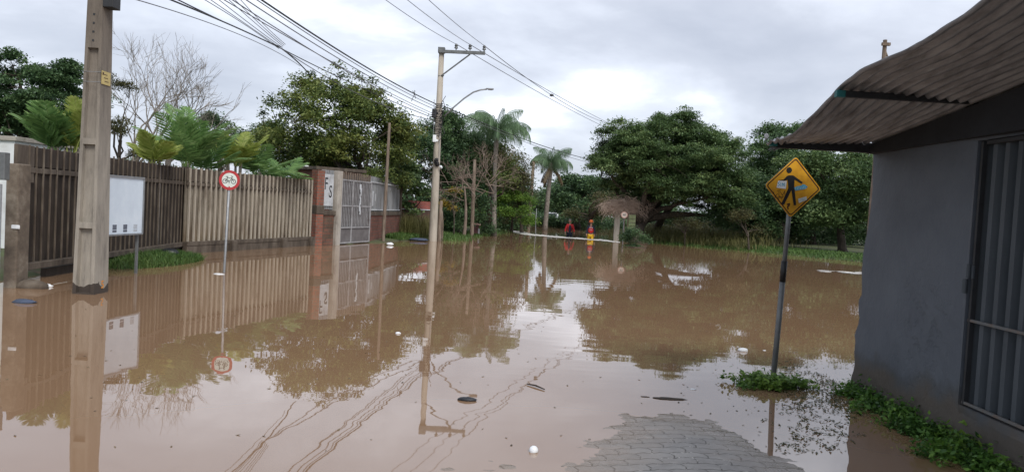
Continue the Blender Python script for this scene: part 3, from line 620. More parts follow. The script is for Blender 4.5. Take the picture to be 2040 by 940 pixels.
# ------------------------------------------------------------------ yellow pedestrian sign
sb = G(1543, 757); sc = P(1580, 373, 7.72); ax = (sc-sb).normalized(); yv = Vector((-.16, 1, 0)); yv = (yv-ax*yv.dot(ax)).normalized(); xv = yv.cross(ax)
SM = Matrix((xv, yv, ax)).transposed(); H_ = (sc-sb).length
sg = thing('pedestrian_crossing_sign', 'yellow diamond walking pedestrian sign with stickers on a leaning grey pole', 'road sign', sb, SM)
mb = MB(); mb.tube([(0, .03, -.35), (0, .03, H_*.62)], .029, 14); mb.tube([(0, .03, H_*.5), (0, .03, H_+.12)], .024, 14); mb.build('pole', M['galv_dark'], sg, smooth=True)
mb = MB(); mb.tube([(0, .03, .62*H_-.22), (0, .03, .62*H_-.0)], .0315, 14); mb.build('clamp_sleeve', M['black'], sg, smooth=True)
def rdiamond(h, r, n=5):
    pts = []
    for k in range(4):
        a0 = k*math.pi/2; c = Vector((math.cos(a0), math.sin(a0)))*(h-r*math.sqrt(2))
        for j in range(n+1):
            a = a0-math.pi/4+math.pi/2*j/n; pts.append((c.x+r*math.cos(a), H_+c.y+r*math.sin(a)))
    return pts
HD = .318
mb = MB(); mb.prism(rdiamond(HD, .03), 0, .004); mb.cur = 1; mb.prism(rdiamond(HD-.001, .03), -.0012, -.0002)
plate = mb.build('plate', [M['galv'], M['yellow']], sg)
mb = MB(); o1 = rdiamond(HD-.018, .026); o2 = rdiamond(HD-.034, .02); n_ = len(o1)
mb.add([(x, -.0022, z) for x, z in o1]+[(x, -.0022, z) for x, z in o2], [(i, (i+1) % n_, (i+1) % n_+n_, i+n_) for i in range(n_)]); mb.build('border', M['brown_border'], plate)
aa = .1; kk = .315/330
def sp(cx, cy):
    dx, dy = (cx-555)*kk, -(cy-455)*kk; return (dx*math.cos(aa)-dy*math.sin(aa), H_+dx*math.sin(aa)+dy*math.cos(aa))
def strip(mb, pts, wd, y=-.003):
    for (a, b) in zip(pts[:-1], pts[1:]):
        a = Vector(a); b = Vector(b); d = (b-a).normalized(); q = Vector((-d.y, d.x))*wd/2; a = a-d*wd*.3; b = b+d*wd*.3
        mb.add([(p.x, y, p.y) for p in (a+q, b+q, b-q, a-q)], [(0, 1, 2, 3)])
mb = MB(); c = sp(507, 270); ring = [(c[0]+.031*math.cos(t*math.pi/10), -.003, c[1]+.031*math.sin(t*math.pi/10)) for t in range(20)]; mb.add(ring, [tuple(range(20))])
def pl(mb, pts, y=-.003): mb.add([(sp(*p)[0], y, sp(*p)[1]) for p in pts], [tuple(range(len(pts)))])
pl(mb, [(478, 335), (500, 325), (553, 327), (572, 342), (568, 420), (566, 480), (498, 470), (492, 400)], -.0031)
pl(mb, [(478, 335), (488, 372), (445, 388), (390, 384), (388, 376), (440, 370)], -.0034)
pl(mb, [(560, 330), (664, 405), (652, 420), (566, 372)], -.0037)
pl(mb, [(498, 462), (540, 475), (447, 642), (416, 630)], -.0040)
pl(mb, [(530, 470), (568, 460), (590, 650), (560, 652)], -.0043); mb.build('walking_figure', M['ink'], plate)
mb = MB(); pl(mb, [(378, 380), (478, 386), (468, 470), (358, 455)], -.005); st = mb.build('sticker', M['white'], plate)
mb = MB()
for ch in ([(395, 395), (378, 405), (395, 425), (375, 440)], [(410, 400), (408, 440)], [(425, 440), (430, 405), (448, 440), (452, 405)]): strip(mb, [sp(*p) for p in ch], .007, -.0056)
mb.build('scrawl', M['blue_stick'], st)
mb = MB(); pl(mb, [(562, 462), (600, 445), (650, 440), (665, 425), (690, 432), (722, 455), (700, 478), (640, 484), (580, 494)], -.005)
st = mb.build('sticker', M['blue_stick'], plate); mb = MB()
for q in range(7): strip(mb, [sp(578+q*19, 458+random.uniform(-8, 3)), sp(584+q*19, 482-q*1.5)], .004, -.0056)
mb.build('scrawl', M['sign_white'], st)
mb = MB(); pl(mb, [(610, 582), (708, 560), (716, 598), (620, 628)], -.005); st = mb.build('sticker', M['sign_white'], plate)
mb = MB(); strip(mb, [sp(625, 600), sp(660, 588), sp(670, 598), sp(700, 582)], .005, -.0056); mb.build('scrawl', M['board_mark_pale'], st)
mb = MB()
for ch in ([(325, 500), (345, 550), (372, 520)], [(345, 545), (335, 600), (352, 612)], [(365, 488), (412, 482)], [(390, 486), (388, 545)], [(405, 500), (430, 540), (458, 490), (455, 530)], [(380, 590), (395, 545), (420, 575), (440, 545)], [(350, 560), (440, 555)]):
    strip(mb, [sp(*p) for p in ch], .005, -.0030)
mb.build('graffiti', M['brown_border'], plate); mb = MB(); strip(mb, [sp(485, 640), sp(512, 632), sp(505, 655), sp(490, 662), sp(495, 690)], .014, -.003); mb.build('graffiti', M['brown_border'], plate)
for zb in (-.14, .14):
    mb = MB(); mb.box((0, .02, H_+zb), (.07, .03, .03)); mb.build('bracket', M['galv_dark'], sg, bevel=.003)
# ------------------------------------------------------------------ left: concrete pole with recessed faces
pl_ = thing('concrete_pole', 'tall stained concrete power pole with stepped recesses and a dark flood mark at its foot', 'power pole', (PB.x, PB.y, 0))
def pole_section(z, rec):
    k = 1-z*.067; w_, d_ = .165*k, .2*k; fl = .055*k; r = rec
    return [(-w_, -d_, z), (-w_+fl, -d_, z), (-w_+fl+.012, -d_+r, z), (w_-fl-.012, -d_+r, z), (w_-fl, -d_, z), (w_, -d_, z), (w_, d_, z), (w_-fl, d_, z), (w_-fl-.01, d_-r, z), (-w_+fl+.01, d_-r, z), (-w_+fl, d_, z), (-w_, d_, z)]
rings = []
for z0, z1, rc in ((-.5, .02, .0), (.02, 1.0, .07), (1.0, 1.09, .0), (1.09, 2.27, .065), (2.27, 2.36, 0), (2.36, 3.72, .06), (3.72, 5.0, 0), (5.0, 6.2, .05), (6.2, 6.3, 0), (6.3, 7.4, .045), (7.4, 7.95, 0)):
    rings += [pole_section(z0+.001, rc+.0005)] + [pole_section(z0+(z1-z0)*q, rc+.0005) for q in (.33, .66)] + [pole_section(z1-.001, rc+.0005)]
mb = MB(); mb.loft(rings); mb.build('shaft', M['pole_left'], pl_, bevel=.006)
for k in range(4):
    mb = MB(); z = 3.83+k*.13; mb.box((-.005, -.2*(1-z*.067)-.001, z), (.03, .006, .03)); mb.build('bolt_hole', M['dark_steel'], pl_)
mb = MB(); z = 3.3; kx = .165*(1-z*.067)+.004; ky = .2*(1-z*.067)+.004
for zz_ in (3.21, 3.36):
    mb.tube([(-kx, -ky, zz_), (kx, -ky, zz_), (kx, ky, zz_), (-kx, ky, zz_), (-kx, -ky, zz_)], .004, 5)
mb.build('steel_band', M['galv'], pl_)
mb = MB(); mb.box((kx+.006, -.02, 3.29), (.006, .24, .2)); yp = mb.build('warning_plate', M['yellow_plate'], pl_)
mb = MB()
for q in range(3): mb.box((kx+.0105, -.05+.02*q, 3.34-.05*q), (.002, .11, .008))
mb.box((kx+.0105, -.11, 3.35), (.002, .03, .04)); mb.build('plate_print', M['brown_border'], yp)
mb = MB(); mb.box((.17, -.03, 4.62), (.2, .22, .56)); mb.box((.09, -.03, 4.62), (.08, .1, .1)); mb.build('equipment_box', M['dark_steel'], pl_, bevel=.01)
mb = MB(); mb.box((.8, 0, 7.62), (2.4, .11, .11)); mb.build('crossarm', M['galv_dark'], pl_, bevel=.005)
def text_part(txt, size, Mx, mat, parent, name='lettering', ext=.0015, sx=1.):
    c = bpy.data.curves.new('t', 'FONT'); c.body = txt; c.size = size; c.extrude = ext; c.align_x = 'CENTER'; c.align_y = 'CENTER'; c.resolution_u = 3
    t = bpy.data.objects.new('t', c); COL.objects.link(t); dg = bpy.context.evaluated_depsgraph_get(); me = bpy.data.meshes.new_from_object(t.evaluated_get(dg))
    bpy.data.objects.remove(t); me.transform(Matrix.Diagonal((sx, 1, 1, 1))); me.transform(Mx); me.materials.clear(); me.materials.append(mat)
    o = bpy.data.objects.new(name, me); COL.objects.link(o); o.parent = parent; return o
RX = Matrix.Rotation(math.pi/2, 4, 'X')
text_part('5', .17, Matrix.Translation((.167, .03, .13)) @ Matrix.Rotation(math.pi/2, 4, 'Z') @ RX, M['orange_paint'], pl_, 'number')
# ------------------------------------------------------------------ utility pole with street lamp
up = thing('utility_pole', 'tall round concrete utility pole standing in the water with crossarm and street lamp', 'utility pole', (UB.x, UB.y, 0))
zt = P(880, 100, UB.y).z; lean = P(880, 100, UB.y).x-UB.x
mb = MB(); mb.tube([(0, 0, -.5), (0, 0, 0), (lean*.5, 0, zt/2), (lean, 0, zt)], [.2, .195, .155, .115], 18); mb.build('shaft', M['pole_conc'], up, smooth=True)
def U(u, v, dy=0): p = P(u, v, UB.y+dy); return p-Vector((UB.x, UB.y, 0))
mb = MB(); a = U(875, 104); b = U(967, 108); mb.beam(a+Vector((0, -.16, 0)), b+Vector((0, -.16, 0)), .1, .14)
mb.box(U(880, 101)+Vector((0, -.02, 0)), (.3, .3, .24)); mb.build('crossarm', M['galv_dark'], up, bevel=.01)
mb = MB(); mb.tube([U(880, 152)+Vector((0, -.12, 0)), U(937, 110)+Vector((0, -.16, 0))], .035, 6); mb.tube([U(874, 152)+Vector((0, -.1, 0)), U(885, 152)+Vector((0, -.1, 0))], .03, 6); mb.build('brace', M['galv_dark'], up)
INS = []
for u, v in ((909, 104), (936.5, 105), (964.5, 107)):
    p = U(u, v)+Vector((0, -.16, .06)); mb = MB(); mb.tube([p, p+Vector((0, 0, .06)), p+Vector((0, 0, .07)), p+Vector((0, 0, .13)), p+Vector((0, 0, .14)), p+Vector((0, 0, .2)), p+Vector((0, 0, .21)), p+Vector((0, 0, .27))], [.03, .03, .09, .07, .05, .085, .06, .04], 10)
    mb.build('insulator', M['galv_dark'], up, smooth=False); INS.append(p+Vector((UB.x, UB.y, .25)))
mb = MB(); la = [U(885, 232), U(905, 213), U(925, 196), U(943, 184), U(957, 179.5), U(970, 178)]; mb.tube(la, .035, 8); arm = mb.build('lamp_arm', M['galv'], up, smooth=True)
mb = MB(); p = U(976, 177.5); mb.box(p, (.34, .14, .06)); mb.box(p+Vector((.02, 0, -.04)), (.2, .1, .03)); mb.build('lamp_head', M['galv'], arm, bevel=.02)
mb = MB(); mb.box(U(866, 227)+Vector((0, -.12, 0)), (.2, .2, .36)); mb.box(U(872, 227)+Vector((0, -.06, 0)), (.12, .16, .1)); mb.build('junction_box', M['dark_steel'], up, bevel=.015)
mb = MB(); mb.box(U(866.5, 277)+Vector((0, -.19, 0)), (.15, .13, .32)); mb.box(U(871, 281)+Vector((0, -.14, 0)), (.1, .1, .1)); mb.build('meter_box', M['white'], up, bevel=.02)
mb = MB()
for k in range(5): mb.ball(U(872+random.uniform(-3, 3), 326+random.uniform(-6, 6))+Vector((0, -.2, 0)), .1, 8, 6, (1, 1, 1), .25)
mb.build('splice_bundle', M['black'], up)
mb = MB(); mb.ball(U(878, 331)+Vector((.03, -.2, -.05)), .07, 8, 6, (1, 1, 1), .2); mb.build('photocell', M['white'], up)
mb = MB()
for k in range(16):
    z = U(872, 208+k*4.2).z; xx = lean*z/zt; rr = .165+random.uniform(0, .05); tl = random.uniform(-.06, .06); mb.tube([(xx+rr*math.cos(t), rr*math.sin(t), z+tl*math.cos(t)) for t in np.linspace(0, 2*math.pi, 13)], .014, 4, False)
for k in range(7):
    z = U(872, 205+k*10).z; xx = lean*z/zt; mb.tube([(xx+.1+random.uniform(0, .2), -.15, z+.3), (xx+.14+random.uniform(0, .2), -.24, z), (xx+.05, -.22, z-.45)], .014, 4, False)
mb.build('cable_coils', M['black'], up)
mb = MB(); mb.tube([U(877, 265)+Vector((0, -.2, 0)), U(871, 318)+Vector((.1, -.2, 0))], .012, 5); mb.tube([U(866, 200)+Vector((0, -.2, 0)), U(867, 270)+Vector((-.07, -.2, 0))], .012, 5); mb.build('conduit', M['galv'], up)
# wires
def wire(P0, P1, via, r, mat, label, group, n=60, tails=0):
    P0 = Vector(P0); P1 = Vector(P1); best = None
    for k in range(0, 121):
        s = -.5+k*.05
        d = 1e9
        for t in np.linspace(0.03, .97, 60):
            q = P0.lerp(P1, t)-Vector((0, 0, s*4*t*(1-t)))
            if (q-CAM).dot(_f) < .5: continue
            u, v = proj(q); d = min(d, math.hypot(u-via[0], v-via[1]))
        if best is None or d < best[0]: best = (d, s)
    s = best[1]; pts = [P0.lerp(P1, t)-Vector((0, 0, s*4*t*(1-t))) for t in np.linspace(0, 1, n)]
    mb = MB(); mb.tube(pts, r, 5, False); o = mb.build('power_line', M[mat], loc=P0); tag(o, label, 'wire', group); return pts
GA = 'overhead wires between the two concrete poles'
Ux = UB.x+lean*.72
LP = lambda h, dx=.12, dy=0: Vector((PB.x+dx, PB.y+dy, h))
att = P(868, 207, UB.y-.15)
pts = wire(att, LP(6.05), (620, 65), .022, 'wire', 'thickest black cable sagging to the round pole just above its boxes', GA)
mb = MB(); q = pts[int(len(pts)*.17)]
for k in range(5): mb.tube([q, q+Vector((random.uniform(-.12, .12), 0, random.uniform(-.3, .2)))], .012, 4)
tag(mb.build('cable_tie_ends', M['wire'], loc=q), 'spiky tangle of loose wire ends on the thick black cable above the green tree', 'wire ends')
wire(P(868, 219, UB.y-.15), LP(5.85), (610, 75), .013, 'wire_thin', 'thin cable just below the thickest one on its left', GA)
wire(P(868, 213, UB.y-.15), LP(6.0), (608, 65), .012, 'wire_thin', 'thin cable hugging the thickest black cable', GA)
wire(P(866, 232, UB.y-.15), LP(5.7), (600, 90), .012, 'wire_thin', 'faint grey wire passing over the big green tree towards the round pole', GA)
wire(P(866, 228, UB.y-.15), LP(5.5), (640, 110), .011, 'wire_thin', 'faintest grey wire just under the other one above the green tree', GA)
G2 = 'service cables joining above the green tree'
kn = P(562, 98, 24.)
wire(kn, LP(4.85), (430, 38), .018, 'wire', 'dark cable coming from the stained pole up to the knot of wires', G2)
wire(kn+Vector((0, 0, .05)), LP(5.0), (440, 40), .014, 'wire', 'dark cable twin running just above the one that reaches the knot', G2)
for k, lb in enumerate(('leftmost fine wire of the fan above the knot', 'second fine wire of the fan from the left', 'third fine wire of the fan from the left', 'fourth fine wire of the fan from the left', 'fifth fine wire of the fan from the left', 'rightmost fine wire of the fan above the knot')):
    wire(kn+Vector((.04*k-.1, 0, .03*k)), LP(5.25+.2*k, .15+.08*k, .1*k), (488+6*k, 52-k*2), .009, 'wire_thin', lb, 'fan of fine grey wires')
wire(kn, P(618, 150, 29), (590, 122), .022, 'wire', 'dark steep cable running from the knot down into the green tree top', G2)
wire(P(866, 236, UB.y-.15), kn, (640, 138), .016, 'wire', 'dark cable from the knot of wires over the green tree top', G2)
wire(P(866, 240, UB.y-.15), kn, (630, 142), .014, 'wire_thin', 'thin cable under the dark one between the knot and the round pole', G2)
wire(P(598, 132, 28), LP(4.6), (440, 55), .009, 'wire_thin', 'lowest and faintest of the wires leaving the stained pole', G2)
G3 = 'bare conductors on the crossarm, photographer side'
for k, (via, nm) in enumerate((((790, 15), 'bare conductor coming down to the insulator nearest the pole'), ((835, 18), 'bare conductor coming down to the middle insulator'), ((877, 22), 'bare conductor coming down to the outermost insulator'))):
    wire(INS[k], LP(7.7, .3+.7*k), via, .011, 'wire_thin', nm, G3)
G4 = 'bare conductors running from the crossarm over to the right'
HP = P(1262, 285, 74.)
for k, (via, nm) in enumerate((((1040, 166), 'lowest bare conductor sloping from the crossarm to the right'), ((1062, 163), 'middle bare conductor sloping from the crossarm to the right'), ((1098, 190), 'highest bare conductor sloping from the crossarm to the right'))):
    wire(INS[k], HP+Vector((-1.6+.5*k, 0, .9+.3*k)), via, .016, 'wire_thin', nm, G4)
q = P(1099, 190, 46); tag(MB().ball(q, .1, 8, 6, (1.3, .8, .8), .15).build('line_marker', M['wire'], loc=q), 'small dark lump hanging on the highest bare conductor', 'line marker')
wire(P(884, 212, UB.y-.1), HP+Vector((0, 0, -2.2)), (1120, 303), .022, 'wire', 'dark low cable sagging past the distant palm', 'low cables past the distant palm')
wire(P(884, 216, UB.y-.1), HP+Vector((.3, 0, -2.7)), (1130, 312), .014, 'wire_thin', 'thin low cable under the dark one past the distant palm', 'low cables past the distant palm')
hp = thing('distant_utility_pole', 'far concrete pole hidden behind the big spreading tree', 'utility pole', (HP.x, HP.y, 0))
mb = MB(); mb.tube([(0, 0, -.3), (0, 0, HP.z+.6)], [.18, .12], 10); mb.build('shaft', M['pole_conc'], hp, smooth=True); mb = MB(); mb.box((-.2, 0, HP.z+.2), (2.6, .12, .12)); mb.build('crossarm', M['galv_dark'], hp)
# ------------------------------------------------------------------ fences on the left
def louvre_fence(name, label, a, b, top, zb, matf, matb, matr, nf, plinth=None, posts=(), fins_from=0.0):
    a = Vector((a.x, a.y, 0)); b = Vector((b.x, b.y, 0)); d = (b-a); Ln = d.length; rz = math.atan2(d.y, d.x)
    t = thing(name, label, 'fence', a, rz=rz)          # local x runs along the fence; -y faces the street
    mb = MB(); dark_ = name == 'dark_slat_fence'
    for k in range(nf):
        x = (k+.5)*Ln/nf+random.uniform(-.008, .008); tp_ = top+random.uniform(-.012, .012); mb.box((x, -.012 if dark_ else -.01, (zb+tp_)/2), (.022 if dark_ else .045, .032 if dark_ else .055, tp_-zb))
    mb.build('slats', matf, t, bevel=.006)
    mb = MB(); n = nf*2
    for k in range(nf): x = k*Ln/nf; mb.box((x+Ln/nf/2, (.035 if dark_ else .055)+.012*(k % 2)+random.uniform(-.004, .004), (zb+top-.03)/2), (Ln/nf-.01, .03, top-.03-zb))
    mb.build('backing_boards', matb, t)
    mb = MB(); mb.box((Ln/2, .01, top-.42), (Ln, .06, .09)); mb.build('top_rail', matr, t, bevel=.008)
    mb = MB(); mb.box((Ln/2, .024, top-.19), (Ln, .05, .33)); mb.build('top_band', matb if name == 'dark_slat_fence' else matr, t, bevel=.006)
    mb = MB(); mb.box((Ln/2, -.02, zb+.04), (Ln, .15, .11)); mb.build('bottom_rail', matr, t, bevel=.01)
    if plinth:
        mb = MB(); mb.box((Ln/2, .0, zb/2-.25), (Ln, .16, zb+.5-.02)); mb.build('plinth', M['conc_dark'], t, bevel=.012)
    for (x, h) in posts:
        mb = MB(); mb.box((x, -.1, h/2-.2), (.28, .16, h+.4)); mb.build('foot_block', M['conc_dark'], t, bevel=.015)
    return t, Ln
f1, L1 = louvre_fence('dark_slat_fence', 'dark brown weathered concrete slat fence behind the stained pole', A0, A1, 2.27, .2, M['fin_dark'], M['back_dark'], M['conc_dark'], 34)
mb = MB(); mb.box((L1*.55, .04, -.1), (L1*.9, .1, .5)); mb.build('plinth', M['back_dark'], f1)
mb = MB(); mb.box((L1-.03, -.02, 1.08), (.1, .16, 2.4)); mb.build('post', M['conc_dark'], f1, bevel=.01)
mb = MB(); mb.box((.02, .02, 1.95), (.5, .06, .62)); mb.build('corner_panel', M['conc_dark'], f1, bevel=.008)
f2, L2 = louvre_fence('pale_slat_fence', 'lighter beige concrete slat fence with mud stains behind the bicycle sign', B0, B1, 2.26, .22, M['fin_light'], M['back_light'], M['conc_dark'], 30, True, ((1.9, .3), (4.5, .3), (L2_ if False else 6.2, .3)))
M['post_brown'] = simple('brown_stained_concrete', (.14, .11, .083), (.06, .046, .036), .9, 2.5, .5, c3=(.28, .24, .19))
gp = thing('gate_post', 'thick square concrete post left of the dark slat fence with a broken foot', 'post', G(24, 572))
mb = MB(); mb.box((.02, .05, .8), (.2, .3, 2.25)); mb.build('shaft', M['post_brown'], gp, bevel=.02)
mb = MB(); mb.ball((.25, .05, .02), .2, 12, 8, (1.5, .7, .55), .08); mb.build('rubble_foot', M['conc_dark'], gp, smooth=True)
mb = MB(); mb.box((.1, -.11, .95), (.13, .02, .06)); mb.build('hinge_stub', M['bag_white'], gp, bevel=.01)
q = G(3, 585); wp = thing('white_gate_leaf', 'edge of a white painted metal gate at the left border of the view', 'gate', q)
mb = MB(); mb.box((-.16, -.05, .78), (.28, .05, 1.62)); mb.build('leaf', M['white'], wp, bevel=.01)
mb = MB(); mb.tube([(-.0, -.08, .03), (-.0, -.08, 1.6)], .018, 8); mb.build('edge_tube', M['galv'], wp)
mb = MB(); mb.box((-.1, -.0, 1.86), (.26, .12, .4)); mb.build('lamp_box', M['galv_dark'], wp, bevel=.01)
q = P(-40, 330, 16.5); wh = thing('white_house', 'small white plastered house corner behind the left end of the fence', 'house', (q.x, 16.5, 0))
tz = P(10, 279, 16.5).z; xr = P(29, 300, 16.5).x-q.x
mb = MB(); mb.box((xr-1.6, 1.2, tz/2), (3.2, 2.4, tz)); mb.build('wall', M['plaster_white'], wh); mb = MB(); mb.box((xr-1.6, 1.2, tz+.04), (3.3, 2.5, .1)); mb.build('roof_slab', M['conc'], wh, bevel=.01)
q = P(176, 260, 17.5); wc = thing('white_pillar', 'white capped masonry pillar showing above the fence beside the stained pole', 'pillar', (q.x, q.y, 0)); tz = P(176, 228, 17.5).z
mb = MB(); mb.box((0, 0, tz/2), (.24, .24, tz)); mb.build('shaft', M['plaster_white'], wc, bevel=.01); mb = MB(); mb.box((0, 0, tz+.03), (.34, .34, .07)); mb.build('cap', M['plaster_white'], wc, bevel=.01)
# info board
a = Vector((P(214, 410, 13.35).x, 13.35, 0)); b = Vector((P(283, 410, 14.42).x, 14.42, 0)); d = b-a; rz = math.atan2(d.y, d.x); W_ = d.length
ib = thing('information_board', 'blank white information board on steel legs half hidden by the stained pole', 'notice board', a, rz=rz)
zt_, zb_ = P(287, 357, 14.42).z, P(280, 464, 14.42).z
mb = MB(); mb.box((W_/2, 0, (zt_+zb_)/2), (W_, .02, zt_-zb_)); bd = mb.build('panel', M['board_white'], ib)
mb = MB()
mb.box((W_/2, -.005, zt_+.015), (W_+.04, .05, .04)); mb.box((W_/2, -.005, zb_-.012), (W_+.04, .05, .03)); mb.box((W_+.012, -.005, (zt_+zb_)/2), (.025, .05, zt_-zb_)); mb.box((-.012, -.005, (zt_+zb_)/2), (.025, .05, zt_-zb_)); mb.build('frame', M['galv'], ib)
for x in (.06, W_-.06):
    mb = MB(); mb.box((x, .04, (zb_-.5)/2+.1), (.045, .045, zb_+.7)); mb.build('leg', M['galv_dark'], ib, bevel=.004)
for k, (x, mm) in enumerate(((.2, 'board_mark'), (.5, 'board_mark'), (.8, 'board_mark_pale'))):
    mb = MB(); mb.box((x*W_, -.0115, zb_+.13), (.12, .003, .09)); mb.box((x*W_, -.0115, zb_+.055), (.12, .003, .04)); mb.build('printed_emblem', M[mm], bd)
# bicycle sign
q = G(446, 543); bs = thing('bicycle_sign', 'round red rimmed sign with a bicycle on a thin grey pole', 'road sign', q, rz=math.radians(14))
cz = P(457, 359, q.y); hz_ = cz.z; lx = cz.x-q.x
mb = MB(); mb.tube([(0, .03, -.5), (0, .03, 0), (lx, .03, hz_+.15)], .024, 12); mb.build('pole', M['galv'], bs, smooth=True)
def disc(mb, c, r, y, n=36, r2=None, sx=1):
    o = [(c[0]+r*sx*math.cos(2*math.pi*i/n), y, c[1]+r*math.sin(2*math.pi*i/n)) for i in range(n)]
    if r2 is None: mb.add(o, [tuple(range(n))])
    else: mb.add(o+[(c[0]+r2*sx*math.cos(2*math.pi*i/n), y, c[1]+r2*math.sin(2*math.pi*i/n)) for i in range(n)], [(i, (i+1) % n, (i+1) % n+n, i+n) for i in range(n)])
R_ = .205
mb = MB(); mb.prism([(lx+R_*math.cos(t*math.pi/18), hz_+R_*math.sin(t*math.pi/18)) for t in range(36)], 0, .004); mb.cur = 1; disc(mb, (lx, hz_), R_*.99, -.001); bp_ = mb.build('plate', [M['galv'], M['sign_white']], bs)
mb = MB(); disc(mb, (lx, hz_), R_, -.0022, r2=R_*.73); mb.box((lx, -.002, hz_-R_*.7), (.03, .001, .03)); mb.build('red_rim', M['red_paint'], bp_)
mb = MB()
def bl(p, q2, wd=.011): strip(mb, [(lx+p[0]*R_, hz_+p[1]*R_), (lx+q2[0]*R_, hz_+q2[1]*R_)], wd, -.0024)
for x in (-.42, .38): disc(mb, (lx+x*R_, hz_-.12*R_), .24*R_, -.0024, 24, .18*R_); disc(mb, (lx+x*R_, hz_-.12*R_), .04*R_, -.0024, 8)
for p, q2 in (((-.42, -.12), (-.2, .22)), ((-.2, .22), (.22, .22)), ((.22, .22), (.38, -.12)), ((-.26, .14), (-.02, -.14)), ((-.02, -.14), (.22, .2)), ((-.42, -.12), (-.02, -.14)), ((.22, .22), (.24, .4)), ((.14, .42), (.3, .38)), ((-.22, .22), (-.24, .34)), ((-.34, .35), (-.14, .35)), ((-.02, -.14), (-.02, -.3))): bl(p, q2)
mb.build('bicycle_symbol', M['ink'], bp_)
# ---- brick post, panel bay, gate, wall bay
def frame(a, b):
    a = Vector((a.x, a.y, 0)); b = Vector((b.x, b.y, 0)); d = b-a; return a, math.atan2(d.y, d.x), d.length
a, rz, ln = frame(B1+Vector((.05, .02, 0)), C1)
bpz = P(630, 338, B1.y).z
bpst = thing('brick_post', 'narrow orange brick post at the end of the pale slat fence', 'brick post', a, rz=rz)
mb = MB(); mb.box((.2, .1, bpz/2-.2), (.3, .34, bpz+.4)); mb.build('shaft', M['brick_orange'], bpst, bevel=.006)
mb = MB(); mb.box((.2, .09, 1.25), (.32, .38, .28)); mb.build('concrete_collar', M['conc_dark'], bpst, bevel=.01)
a, rz, ln = frame(C1, C2)
pb = thing('panelled_wall_bay', 'short wall bay with pale metal plate marked with letters beside the gate', 'wall', a, rz=rz)
zt1 = P(655, 338, C1.y).z
mb = MB(); mb.box((ln*.36, .12, .4), (ln*.7, .2, 1.35)); mb.build('brick_base', M['brick_mossy'], pb)
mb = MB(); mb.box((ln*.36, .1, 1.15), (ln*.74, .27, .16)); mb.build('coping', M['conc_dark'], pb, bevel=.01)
mb = MB()
for k in range(7): mb.box((.04+k*.105, .1, (1.27+zt1)/2), (.07, .03, zt1-1.27))
mb.box((ln*.36, .13, (1.27+zt1)/2), (ln*.7, .01, zt1-1.3)); mb.build('ribbed_panel', M['panel_grey'], pb)
mb = MB(); mb.box((.36, .06, 1.95), (.6, .02, 1.12)); fp = mb.build('plate', M['panel_pale'], pb, bevel=.004)
text_part('F', .62, Matrix.Translation((.2, .046, 2.15)) @ RX, M['ink'], fp, 'lettering', sx=.72)
text_part('S', .62, Matrix.Translation((.48, .046, 1.88)) @ RX, M['ink'], fp, 'lettering', sx=.72)
mb = MB(); mb.box((ln-.14, .08, zt1/2-.15), (.28, .34, zt1+.3)); mb.build('column', M['conc'], pb, bevel=.015)
a, rz, ln = frame(C2+Vector((.04, 0, 0)), C3)
gt = thing('metal_gate', 'grey barred steel gate with sheet bottom standing in the water', 'gate', a, rz=rz); zg = P(675, 356, C2.y).z
mb = MB()
for x in (.03, ln-.03, ln*.36): mb.box((x, 0, zg/2+.02), (.055, .05, zg-.04))
for z in (.06, .62, 1.42, zg-.03): mb.box((ln/2, .002, z), (ln, .045, .05))
mb.build('frame', M['gate_grey'], gt, bevel=.004)
for k in range(19):
    x = .09+k*(ln-.18)/18; mb = MB(); mb.box((x, .0, zg/2+.3+.03), (.022, .022, zg-.66)); mb.build('bar', M['gate_grey'], gt)
mb = MB(); mb.box((ln/2, .02, .34), (ln-.04, .008, .54)); mb.box((ln/2, .09, 1.6), (ln-.02, .008, 1.94)); mb.build('back_sheet', M['gate_back'], gt)
mb = MB()
for k in range(14): x = .05+k*(ln-.1)/13; mb.box((x, .06, zg+.12), (.07, .03, .3+random.uniform(-.03, .03)))
mb.build('top_boards', M['wood'], gt)
mb = MB()
for k in range(9): mb.box((ln*.6+random.uniform(-.05, .05), -.028-.0007*k, 1.2+k*.12), (random.uniform(.07, .14), .004, random.uniform(.14, .2)))
mb.build('peeling_paint_patch', M['panel_pale'], gt)
a, rz, ln = frame(C3+Vector((.03, 0, 0)), C4); zw = P(738, 352, C3.y+.6).z
wb_ = thing('brick_wall_bay', 'low red brick wall with grey ribbed metal panels on top right of the gate', 'wall', a, rz=rz)
mb = MB(); mb.box((ln/2, .15, .4), (ln-.02, .2, 1.35)); mb.build('brick_base', M['brick_red'], wb_)
mb = MB(); mb.box((ln/2, .14, 1.15), (ln, .27, .16)); mb.build('coping', M['conc_dark'], wb_, bevel=.01)
nn_ = int(ln/.13)
mb = MB()
for k in range(nn_): mb.box((.06+k*(ln-.1)/nn_, .12, (1.25+zw)/2+random.uniform(-.02, .02)), (.085, .025, zw-1.25))
mb.box((ln/2, .15, (1.25+zw)/2-.05), (ln, .01, zw-1.35)); mb.build('ribbed_panel', M['panel_grey'], wb_)
mb = MB(); mb.box((ln/2, .085, zw-.22), (ln, .04, .05)); mb.box((ln/2, .085, 1.3), (ln, .04, .05)); mb.build('rail', M['panel_pale'], wb_)
mb = MB(); mb.box((.55, .1, 1.75), (.2, .01, .6)); mb.box((.95, .1, 1.8), (.1, .01, .3)); mb.build('whitewash_scrawl', M['panel_pale'], wb_)
mb = MB(); mb.box((ln-.08, .12, zw/2-.1), (.14, .22, zw+.1)); mb.build('end_post', M['conc_dark'], wb_, bevel=.01)
a = P(797, 440, 35.5); b = P(866, 440, 38.); a, rz, ln = frame(a, b)
lw = thing('low_brick_wall', 'low dark brick wall with a bright red top course behind the round pole', 'wall', a, rz=rz); zl = P(830, 418, 36.5).z
